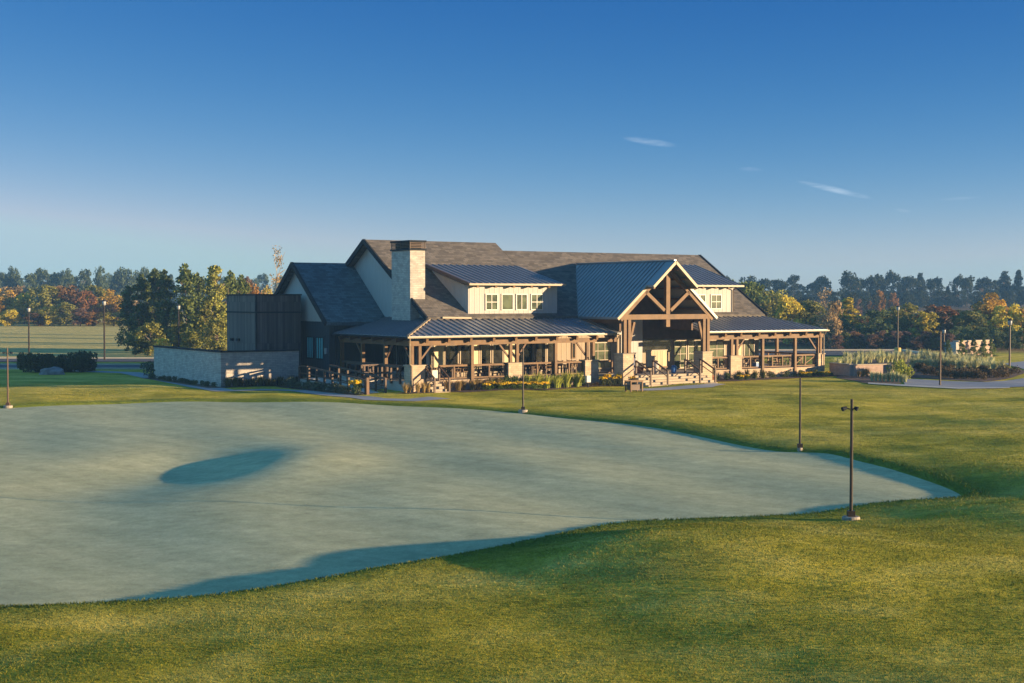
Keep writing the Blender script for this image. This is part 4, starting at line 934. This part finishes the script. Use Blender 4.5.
def crown_mesh(name, kind, seed, n, s, mat):
    """crown of unit height and unit radius: leaf faces gathered in uneven clumps"""
    rg = random.Random(seed); m = MB(); cl = []
    K = {'broad': 44, 'pine': 90, 'cone': 70, 'umbrella': 16, 'sparse': 34}[kind]
    for i in range(K):
        t = rg.uniform(0, 6.28); q = rg.random()
        if kind == 'broad':
            z = .1+.85*rg.random(); rad = math.sin(math.pi*min(1, (z*.92+.05)))**.6*.85; r = rad*math.sqrt(rg.random()); cr = rg.uniform(.18, .36)
        elif kind == 'pine':
            z = .10+.88*q; rad = (1-z)**.65*.95*rg.uniform(.6, 1.1); r = rad*rg.uniform(.35, 1); cr = rg.uniform(.16, .34)*(1.15-z*.55)
        elif kind == 'cone':
            z = .05+.92*q**1.2; rad = (1-z)**.8*.95; r = rad*math.sqrt(rg.random())*.9; cr = rg.uniform(.16, .30)*(1.2-z*.75)
        elif kind == 'umbrella':
            z = rg.uniform(.66, .93) if i > 2 else rg.uniform(.25, .5); rad = .8*(1 if z < .8 else .7); r = rad*math.sqrt(rg.random()); cr = rg.uniform(.25, .42)
        else:
            z = .15+.85*q; rad = .8*math.sin(math.pi*(z*.8+.15)); r = rad*math.sqrt(rg.random()); cr = rg.uniform(.14, .28)
        cl.append((Vector((r*math.cos(t), r*math.sin(t), z)), cr))
    for i in range(n):
        c, r = cl[int(rg.random()*K)]; d = Vector((rg.gauss(0, 1), rg.gauss(0, 1), rg.gauss(0, 1))).normalized()*r*rg.uniform(.45, 1.1)
        zs = .8/ASP[kind]
        p = c+Vector((d.x, d.y, d.z*zs))
        if p.z < .02: p.z = .02+rg.random()*.05
        k0 = len(m.V); quad_leaf(m, Vector((0, 0, 0)), s, rg)
        for k in range(k0, len(m.V)):   # leaves keep their shape when the crown is scaled to its usual proportions
            v = m.V[k]; m.V[k] = (p.x+v[0], p.y+v[1], p.z+v[2]/ASP[kind])
    return m.mesh(name, mat, fix=False)
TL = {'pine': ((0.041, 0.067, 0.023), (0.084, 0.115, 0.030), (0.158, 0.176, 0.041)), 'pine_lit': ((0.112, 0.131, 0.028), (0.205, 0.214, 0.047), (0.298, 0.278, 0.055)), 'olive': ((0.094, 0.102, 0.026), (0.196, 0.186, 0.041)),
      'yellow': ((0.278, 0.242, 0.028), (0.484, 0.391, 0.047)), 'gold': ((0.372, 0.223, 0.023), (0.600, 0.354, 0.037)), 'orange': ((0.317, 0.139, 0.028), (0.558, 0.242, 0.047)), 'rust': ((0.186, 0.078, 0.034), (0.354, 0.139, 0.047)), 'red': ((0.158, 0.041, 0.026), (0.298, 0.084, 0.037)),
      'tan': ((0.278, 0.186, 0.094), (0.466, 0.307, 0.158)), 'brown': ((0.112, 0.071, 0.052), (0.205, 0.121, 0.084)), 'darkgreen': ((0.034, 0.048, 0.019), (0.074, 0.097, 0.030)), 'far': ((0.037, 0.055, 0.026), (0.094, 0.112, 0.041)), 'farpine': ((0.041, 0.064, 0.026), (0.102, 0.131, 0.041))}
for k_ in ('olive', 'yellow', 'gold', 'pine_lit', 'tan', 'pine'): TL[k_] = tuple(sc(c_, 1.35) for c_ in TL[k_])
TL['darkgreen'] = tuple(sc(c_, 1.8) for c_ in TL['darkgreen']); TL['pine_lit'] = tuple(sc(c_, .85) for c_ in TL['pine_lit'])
for k_ in ('gold', 'orange', 'rust', 'red', 'tan'): TL[k_] = tuple(tuple(a_*.58+b_*.42*(.75+.5*i_) for a_, b_ in zip(c_, (.15, .135, .04))) for i_, c_ in enumerate(TL[k_]))
TL['far'] = ((.018, .03, .018), (.045, .06, .028))
TM = {k_: leaf('foliage_'+k_, *v_, trans=.3) for k_, v_ in TL.items()}
CR = {}
TR = {k_: [trunk_mesh('trunk', s_, lb, mt['bark_pale' if k_ == 'sparse' else 'bark'], r_, tp, h0) for s_ in (1, 2)] for k_, lb, r_, tp, h0 in (('broad', 9, .05, .75, .25), ('pine', 8, .045, .92, .25), ('cone', 3, .045, .85, .2), ('umbrella', 7, .04, .85, .5), ('sparse', 14, .03, .95, .15))}
NLEAF = {'broad': (2600, .075), 'pine': (3800, .068), 'cone': (3200, .07), 'umbrella': (900, .10), 'sparse': (600, .05)}
def crown(kind, col):
    key = (kind, col)
    if key not in CR:
        n, s = NLEAF[kind]; nv = 3 if kind == 'umbrella' else 2
        CR[key] = [crown_mesh('crown', kind, hash(kind) % 7+len(CR)*10+i if False else len(CR)*10+i+3, n, s, TM[col]) for i in range(nv)]
    return rng.choice(CR[key])
def tree(name, kind, col, X, Y, h, w, label, group=None, cat='tree', dz=0):
    t = thing(name, label, cat, (X, Y, gh(X, Y)+dz), rng.uniform(0, 6.28), group)
    o = link('trunk', rng.choice(TR[kind]), t); o.scale = (w, w, h)
    o = link('crown', crown(kind, col), t); o.scale = (w, w, h)
    return t
def px_w(px, D): return px*D/1400.
# tall evergreens between the fairway and the tower
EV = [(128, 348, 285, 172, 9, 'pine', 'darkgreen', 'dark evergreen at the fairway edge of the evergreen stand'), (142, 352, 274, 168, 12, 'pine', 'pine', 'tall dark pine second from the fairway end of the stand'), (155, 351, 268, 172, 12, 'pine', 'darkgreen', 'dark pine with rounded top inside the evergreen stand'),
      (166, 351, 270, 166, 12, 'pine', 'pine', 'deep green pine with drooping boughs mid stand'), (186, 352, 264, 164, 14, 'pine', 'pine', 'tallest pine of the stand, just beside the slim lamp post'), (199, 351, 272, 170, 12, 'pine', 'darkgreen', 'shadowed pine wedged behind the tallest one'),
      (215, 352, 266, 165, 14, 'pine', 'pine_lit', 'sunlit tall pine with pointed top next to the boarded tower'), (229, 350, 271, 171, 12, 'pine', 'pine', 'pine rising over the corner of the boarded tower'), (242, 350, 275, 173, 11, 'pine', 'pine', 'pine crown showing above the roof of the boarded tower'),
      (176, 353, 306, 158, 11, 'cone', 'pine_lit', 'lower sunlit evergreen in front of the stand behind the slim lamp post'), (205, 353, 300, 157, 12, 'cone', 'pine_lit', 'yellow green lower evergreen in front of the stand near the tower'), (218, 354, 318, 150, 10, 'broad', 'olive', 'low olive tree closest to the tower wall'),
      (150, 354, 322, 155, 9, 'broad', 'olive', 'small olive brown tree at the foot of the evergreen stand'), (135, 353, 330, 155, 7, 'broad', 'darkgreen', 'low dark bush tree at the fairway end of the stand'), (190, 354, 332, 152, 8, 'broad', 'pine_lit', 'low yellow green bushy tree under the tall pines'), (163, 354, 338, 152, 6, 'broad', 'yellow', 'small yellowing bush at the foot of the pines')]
for px, yb, yt, D, w, k_, c_, l in EV:
    x_ = (px-512)/1400*D; zt_ = 6+(299-yt)*D/1400; tree('evergreen_tree' if k_ != 'broad' else 'small_tree', k_, c_, x_, D, zt_-gh(x_, D), px_w(w, D)*1.8, l, 'evergreen stand by the tower')
# autumn belt beyond the fairway
D0 = 262
AU = [(-12, 288, 'gold', 14), (4, 291, 'gold', 10), (14, 286, 'tan', 12), (24, 290, 'yellow', 10), (34, 296, 'darkgreen', 13), (44, 284, 'olive', 12), (50, 306, 'yellow', 7), (58, 287, 'tan', 11), (68, 284, 'rust', 12), (77, 290, 'brown', 10), (86, 291, 'red', 9), (96, 284, 'olive', 11), (103, 290, 'yellow', 9), (112, 290, 'gold', 10), (121, 296, 'olive', 10), (131, 300, 'tan', 9),
      (38, 312, 'rust', 8), (66, 302, 'olive', 9), (92, 318, 'orange', 6), (128, 318, 'rust', 7), (10, 308, 'yellow', 8), (80, 308, 'brown', 8), (114, 312, 'yellow', 8), (-25, 292, 'rust', 12), (140, 305, 'orange', 8),(150, 300, 'olive', 10)]
cn = {'gold': 'golden yellow', 'tan': 'pale tan', 'yellow': 'yellow green', 'darkgreen': 'very dark green', 'olive': 'olive green', 'rust': 'rusty brown', 'brown': 'bare brown', 'red': 'dull red', 'orange': 'orange brown', 'pine': 'deep green', 'pine_lit': 'bright green'}
def where_left(px):
    return ('at the picture edge of' if px < 12 else 'above the hedge row in' if px < 28 else 'just past the hedge lamp post in' if px < 60 else 'midway between the two road lamps in' if px < 95 else 'behind the second road lamp in' if px < 118 else 'near the evergreen end of')
used = {}
def uniq(l):
    used[l] = used.get(l, 0)+1; return l
for i, (px, yt, c_, w) in enumerate(AU):
    small = yt > 300; D = D0+(-8 if small else 14*((i*7) % 5)/4)
    x_ = (px-512)/1400*D; zt_ = 6+(299-yt)*D/1400; g0 = gh(x_, D)
    tree('autumn_tree', 'broad', c_, x_, D, max(2.5, zt_-g0), px_w(w, D)*1.6, uniq('%s %s tree %s the autumn belt' % ('short' if small else 'tall', cn[c_], where_left(px))), 'autumn belt beyond the fairway')
# far pines
def far_line(x0, x1, D, tops, kind, col, wpx, label, group, name, jit=4, wr=.8):
    px = x0; i = 0
    while px < x1:
        Dd = D+rng.uniform(-25, 25); x_ = (px-512)/1400*Dd; yt = tops(px)+rng.uniform(-jit, jit); zt_ = 6+(299-yt)*Dd/1400
        tree(name, kind if rng.random() < .8 else 'pine', col, x_, Dd, max(5, zt_-gh(x_, Dd)), px_w(wpx*wr*rng.uniform(.8, 1.4), Dd), label, group); px += wpx*rng.uniform(.6, 1.2)*(1 if rng.random() < .75 else 1.9); i += 1
far_line(-110, 165, 430, lambda p: 270, 'broad', 'farpine', 9, 'tall dark pine in the hazy far row above the autumn belt', 'far pines above the autumn belt', 'pine_tree', 4, 1.15)
far_line(-110, 330, 520, lambda p: 276, 'broad', 'farpine', 10, 'hazy tree in the farthest row beyond the fairway', 'farthest trees beyond the fairway', 'far_tree', 3, 1.0)
# behind the clubhouse
for px, yt, D, w, k_, c_, l, nm in ((256, 283, 190, 13, 'broad', 'orange', 'orange tree between the boarded tower and the wing gable', 'autumn_tree'), (268, 287, 185, 8, 'broad', 'yellow', 'yellow green tree beside the gable of the wing', 'autumn_tree'), (277, 248, 160, 19, 'sparse', 'tan', 'tall thin nearly bare tree rising above the wing gable', 'bare_tree'), (247, 277, 215, 9, 'broad', 'brown', 'brown leafless tree behind the orange one', 'autumn_tree'), (236, 281, 205, 9, 'broad', 'olive', 'olive tree half hidden behind the tower', 'autumn_tree')):
    x_ = (px-512)/1400*D; zt_ = 6+(299-yt)*D/1400; tree(nm, k_, c_, x_, D, zt_-gh(x_, D), px_w(w, D), l)
# belt on the other side, past the parking lot
RB = [(738, 279, 'pine', 13, 'broad', 'tall deep green tree just behind the shingled end gable'), (752, 281, 'pine', 13, 'broad', 'dark green tree second from the end gable'), (765, 290, 'olive', 11, 'broad', 'olive tree over the hip of the porch roof'), (777, 292, 'pine_lit', 10, 'broad', 'bright green tree above the middle of the porch roof'), (789, 292, 'yellow', 10, 'broad', 'yellow green tree above the end of the porch roof'),
      (801, 299, 'olive', 11, 'broad', 'olive tree beside the porch roof hip end'), (812, 301, 'olive', 10, 'broad', 'rounded olive tree next to the tall tan one'), (825, 290, 'tan', 11, 'sparse', 'tall thin tan tree directly above the porch corner'), (833, 302, 'tan', 8, 'broad', 'pale tan tree between the tall thin one and the yellow cone shaped one'), (848, 296, 'yellow', 13, 'cone', 'big bright yellow green cone shaped tree'),
      (838, 318, 'darkgreen', 11, 'broad', 'low dark green tree in front of the cone shaped one'), (864, 318, 'orange', 9, 'broad', 'short orange tree touching the cone shaped tree'), (876, 309, 'darkgreen', 11, 'broad', 'dark green tree left of the lot lamp post'.replace('left of', 'before')), (889, 306, 'olive', 11, 'broad', 'olive tree behind the lamp with the yellow base'), (903, 302, 'olive', 11, 'broad', 'olive green tree past the lamp with the yellow base'), (913, 309, 'gold', 10, 'broad', 'golden tree just past the lot lamp'),
      (926, 311, 'yellow', 9, 'broad', 'yellow green tree ahead of the red one'), (940, 304, 'red', 13, 'broad', 'dull red tree above the brick monument wall'), (934, 316, 'olive', 9, 'broad', 'low olive tree under the red crown'), (955, 310, 'olive', 11, 'broad', 'olive tree behind the first columnar evergreens'), (969, 311, 'olive', 11, 'broad', 'yellowish olive tree over the monument wall'), (984, 294, 'gold', 12, 'broad', 'tall golden tree behind the end of the monument wall'),
      (977, 312, 'pine', 9, 'broad', 'green tree under the golden crown'), (997, 300, 'gold', 11, 'broad', 'golden tree beside the side drive lamp'), (1008, 304, 'yellow', 10, 'broad', 'yellow tree behind the side drive lamp'), (1018, 309, 'gold', 10, 'broad', 'golden brown tree past the side drive lamp'), (1030, 306, 'olive', 11, 'broad', 'olive tree at the very end of the belt'), (992, 313, 'darkgreen', 9, 'broad', 'dark green tree low between the golden ones'), (1045, 306, 'olive', 12, 'broad', 'olive tree beyond the end of the belt')]
for i, (px, yt, c_, w, k_, l) in enumerate(RB):
    D = 182+12*((i*5) % 4)/3+(8 if yt < 300 else 0); x_ = (px-512)/1400*D; zt_ = 6+(299-yt)*D/1400
    tree('autumn_tree', k_, c_, x_, D, zt_-gh(x_, D), px_w(w, D)*1.9, l, 'mixed belt past the parking lot')
# undergrowth and shrubs at the foot of that belt
for i in range(34):
    px = 838+i*5.6+rng.uniform(-2, 2); D = 177+rng.uniform(-3, 3); c_ = ('brown', 'olive', 'brown', 'rust')[i % 4] if px < 950 else 'darkgreen'; x_ = (px-512)/1400*D
    if px > 950: tree('undergrowth_bush', 'broad', 'darkgreen', x_, D, rng.uniform(2.2, 3.4), 1.15, 'dark green bush at the foot of the belt behind the monument wall', 'dark bushes at the foot of the belt', 'bush')
    else: tree('undergrowth_bush', 'broad', c_, x_, D, rng.uniform(1.3, 2.4), 1.2, 'brownish bush along the edge of the parking lot', 'brown bushes along the parking lot', 'bush')
for px, yt, c_, w, l in ((880, 291, 'orange', 6, 'slim orange tree on the distant rise above the belt'), (893, 294, 'rust', 7, 'rusty tree on the distant rise beside the slim orange one'), (870, 302, 'rust', 6, 'short rusty tree on the distant rise'), (858, 299, 'brown', 6, 'brown tree on the distant rise nearest the clubhouse')):
    D = 300; x_ = (px-512)/1400*D; zt_ = 6+(299-yt)*D/1400; tree('autumn_tree', 'broad', c_, x_, D, max(4, zt_-gh(x_, D)), px_w(w, D), l, 'trees on the distant rise')
far_line(725, 1130, 440, lambda p: 280-(5.5 if p > 830 else 0), 'umbrella', 'far', 13.5, 'tall open crowned tree in the far hazy row past the parking lot', 'far row past the parking lot', 'far_tree', 4.5, .72)
far_line(725, 890, 330, lambda p: 297, 'broad', 'far', 9, 'shaded tree on the slope between the belt and the far hazy row', 'slope trees past the parking lot', 'far_tree')
far_line(725, 1130, 400, lambda p: 295, 'broad', 'far', 9, 'dark tree at the foot of the far hazy row past the parking lot', 'foot of the far row past the parking lot', 'far_tree')
far_line(725, 1130, 450, lambda p: 283, 'broad', 'far', 9, 'lower dark tree filling the far hazy row past the parking lot', 'lower far trees past the parking lot', 'far_tree')
# columnar evergreens by the monument wall
for px, yb, yt, D, l in ((948, 357, 339, 146, 'dark columnar evergreen at the stone end of the monument wall'), (962, 357.5, 338, 145, 'columnar evergreen where the brick face begins'), (974, 356.5, 338, 147, 'columnar evergreen in the middle of the brick face'), (984, 356, 338, 149, 'columnar evergreen at the far end of the brick face'), (991.5, 355.5, 338, 151, 'columnar evergreen standing clear past the monument wall')):
    x_ = (px-512)/1400*D; zt_ = 6+(299-yt)*D/1400; tree('columnar_evergreen', 'cone', 'pine', x_, D, zt_-gh(x_, D), .8, l, 'columnar evergreens at the monument wall')

# ------------------------------------------------------------------ air, sky, sun, camera
SUN_AZ, SUN_EL = R(-12.5), R(6.3)
sdir = Vector((math.cos(SUN_AZ)*math.cos(SUN_EL), math.sin(SUN_AZ)*math.cos(SUN_EL), math.sin(SUN_EL)))
w = bpy.data.worlds.new('World'); S.world = w; w.use_nodes = True
t = w.node_tree; bg = t.nodes['Background']
sky = t.nodes.new('ShaderNodeTexSky'); sky.sky_type = 'NISHITA'; sky.sun_disc = False; sky.sun_elevation = SUN_EL; sky.sun_rotation = math.pi/2-SUN_AZ
sky.altitude = 200; sky.air_density = 1.0; sky.dust_density = .3; sky.ozone_density = 1.0
bg.inputs['Strength'].default_value = .10
FILL_GLOW = (.42, 1.45, 2.05)  # added teal-blue glow at upper left, out of view, filling shaded walls and roofs
# deepen the clear morning sky channel by channel
def mth(op, a, b=None, clamp=False):
    n = N(t, 'ShaderNodeMath', operation=op, use_clamp=clamp)
    for i, v in ((0, a), (1, b)):
        if v is None: continue
        if isinstance(v, (int, float)): n.inputs[i].default_value = v
        else: t.links.new(v, n.inputs[i])
    return n.outputs[0]
sep = t.nodes.new('ShaderNodeSeparateColor'); t.links.new(sky.outputs[0], sep.inputs[0])
r_, g_, b_ = sep.outputs
tc = t.nodes.new('ShaderNodeTexCoord'); dirv = tc.outputs['Generated']
dz = N(t, 'ShaderNodeVectorMath', operation='DOT_PRODUCT'); t.links.new(dirv, dz.inputs[0]); dz.inputs[1].default_value = Vector((-.75, -.12, .65)).normalized()
up = N(t, 'ShaderNodeMapRange', interpolation_type='SMOOTHSTEP'); t.links.new(dz.outputs['Value'], up.inputs[0]); up.inputs[1].default_value = .36; up.inputs[2].default_value = .9
def grade(k, p, q, r, top): return mth('MINIMUM', mth('MULTIPLY', mth('MULTIPLY', mth('POWER', r_, p), mth('POWER', g_, q)), mth('MULTIPLY', mth('POWER', b_, r), k)), top)
rr = grade(.0172, 1.82, 1.73, -.82, 1.3); gg = grade(.212, .82, .79, -.30, 1.75); bb = grade(.795, .252, .309, .13, 2.1)
graded = [mth('ADD', c_, mth('MULTIPLY', up.outputs[0], z_)) for c_, z_ in ((rr, FILL_GLOW[0]), (gg, FILL_GLOW[1]), (bb, FILL_GLOW[2]))]
# thin wisps of cirrus, high in the sky
def wisp(az, el, la, le, tilt, amp):
    """az, el of the middle, half length and half width in degrees"""
    d = Vector((math.sin(R(az))*math.cos(R(el)), math.cos(R(az))*math.cos(R(el)), math.sin(R(el))))
    xa = Vector((math.cos(R(az)), -math.sin(R(az)), 0)); ya = xa.cross(d)*1.0
    if ya.z < 0: ya = -ya
    ca, sa = math.cos(R(tilt)), math.sin(R(tilt)); xa, ya = xa*ca+ya*sa, ya*ca-xa*sa
    def dot(v, sc_):
        n = N(t, 'ShaderNodeVectorMath', operation='DOT_PRODUCT'); t.links.new(dirv, n.inputs[0]); n.inputs[1].default_value = v
        q = N(t, 'ShaderNodeMath', operation='SUBTRACT'); t.links.new(n.outputs['Value'], q.inputs[0]); q.inputs[1].default_value = d.dot(v)
        m_ = N(t, 'ShaderNodeMath', operation='MULTIPLY'); t.links.new(q.outputs[0], m_.inputs[0]); m_.inputs[1].default_value = 1/math.sin(R(sc_))
        p_ = N(t, 'ShaderNodeMath', operation='MULTIPLY'); t.links.new(m_.outputs[0], p_.inputs[0]); t.links.new(m_.outputs[0], p_.inputs[1]); return p_.outputs[0]
    a_ = N(t, 'ShaderNodeMath', operation='ADD'); t.links.new(dot(xa, la), a_.inputs[0]); t.links.new(dot(ya, le), a_.inputs[1])
    s_ = N(t, 'ShaderNodeMath', operation='SUBTRACT', use_clamp=True); s_.inputs[0].default_value = 1; t.links.new(a_.outputs[0], s_.inputs[1])
    m_ = N(t, 'ShaderNodeMath', operation='MULTIPLY'); t.links.new(s_.outputs[0], m_.inputs[0]); m_.inputs[1].default_value = amp; return m_.outputs[0]
tot = None
for args in ((8.0, 8.05, 1.05, .13, -13, .30), (5.75, 8.05+1.7-1.62+.03, .1, .05, -8, 0), (5.9, 7.97, .1, .05, -5, 0), (5.7, 6.3+1.75, .1, .1, 0, 0), (12.95, 6.0-1.75+.08, 1.55, .13, -14, .42), (9.65, 5.2, .5, .09, -4, .25), (15.6, 3.47, .35, .07, -10, .22), (17.6, 3.9, 1.0, .06, 2, .14), (5.6, 6.35, 1.15, .15, -9, .30)):
    if args[5] == 0 or args[0] == 8.0: continue
    o_ = wisp(*args)
    if tot is None: tot = o_
    else:
        a_ = N(t, 'ShaderNodeMath', operation='ADD'); t.links.new(tot, a_.inputs[0]); t.links.new(o_, a_.inputs[1]); tot = a_.outputs[0]
mp = t.nodes.new('ShaderNodeMapping'); mp.inputs['Scale'].default_value = (20, 20, 160); t.links.new(dirv, mp.inputs[0])
nz = noise(t, mp.outputs[0], 2.5, 5, .65); mr = N(t, 'ShaderNodeMapRange'); mr.inputs[1].default_value = .3; mr.inputs[2].default_value = .7; t.links.new(nz, mr.inputs[0])
mm = N(t, 'ShaderNodeMath', operation='MULTIPLY', use_clamp=True); t.links.new(tot, mm.inputs[0]); t.links.new(mr.outputs[0], mm.inputs[1])
fm = mth('SUBTRACT', 1, mm.outputs[0]); fin = t.nodes.new('ShaderNodeCombineColor')
for q_, (ch, cv) in enumerate(zip(graded, (2.6, 3.0, 3.4))): t.links.new(mth('ADD', mth('MULTIPLY', ch, fm), mth('MULTIPLY', mm.outputs[0], cv)), fin.inputs[q_])
t.links.new(fin.outputs[0], bg.inputs[0])
ld = bpy.data.lights.new('sun', 'SUN'); ld.energy = 4.1; ld.angle = R(.5); ld.color = (1, .72, .41)
lo = bpy.data.objects.new('sun', ld); COL.objects.link(lo); lo.rotation_euler = sdir.to_track_quat('Z', 'Y').to_euler(); lo.location = (60, -20, 40)

m = MB().box(-900, 900, -150, 900, -4, 26)
hz = m.build('haze', None); hz['kind'] = 'stuff'
hm = bpy.data.materials.new('haze'); hm.use_nodes = True; ht = hm.node_tree
for n_ in list(ht.nodes): ht.nodes.remove(n_)
ho = ht.nodes.new('ShaderNodeOutputMaterial'); pv = ht.nodes.new('ShaderNodeVolumePrincipled')
pv.inputs['Color'].default_value = (.24, .55, 1, 1); pv.inputs['Density'].default_value = .00038; pv.inputs['Anisotropy'].default_value = 0
ht.links.new(pv.outputs[0], ho.inputs['Volume']); hz.data.materials.append(hm)

cd = bpy.data.cameras.new('camera'); cam = bpy.data.objects.new('camera', cd); COL.objects.link(cam)
cd.sensor_width = 36; cd.lens = 1400/1024*36; cd.clip_start = .5; cd.clip_end = 20000
cam.location = (0, 0, 6); cam.rotation_euler = (math.pi/2-math.atan(42.5/1400), 0, 0); S.camera = cam
S.view_settings.view_transform = 'Standard'; S.view_settings.look = 'None'; S.view_settings.gamma = 1; S.view_settings.exposure = 1.78
S.cycles.max_bounces = 6; S.cycles.caustics_reflective = False; S.cycles.caustics_refractive = False
S.cycles.volume_bounces = 0
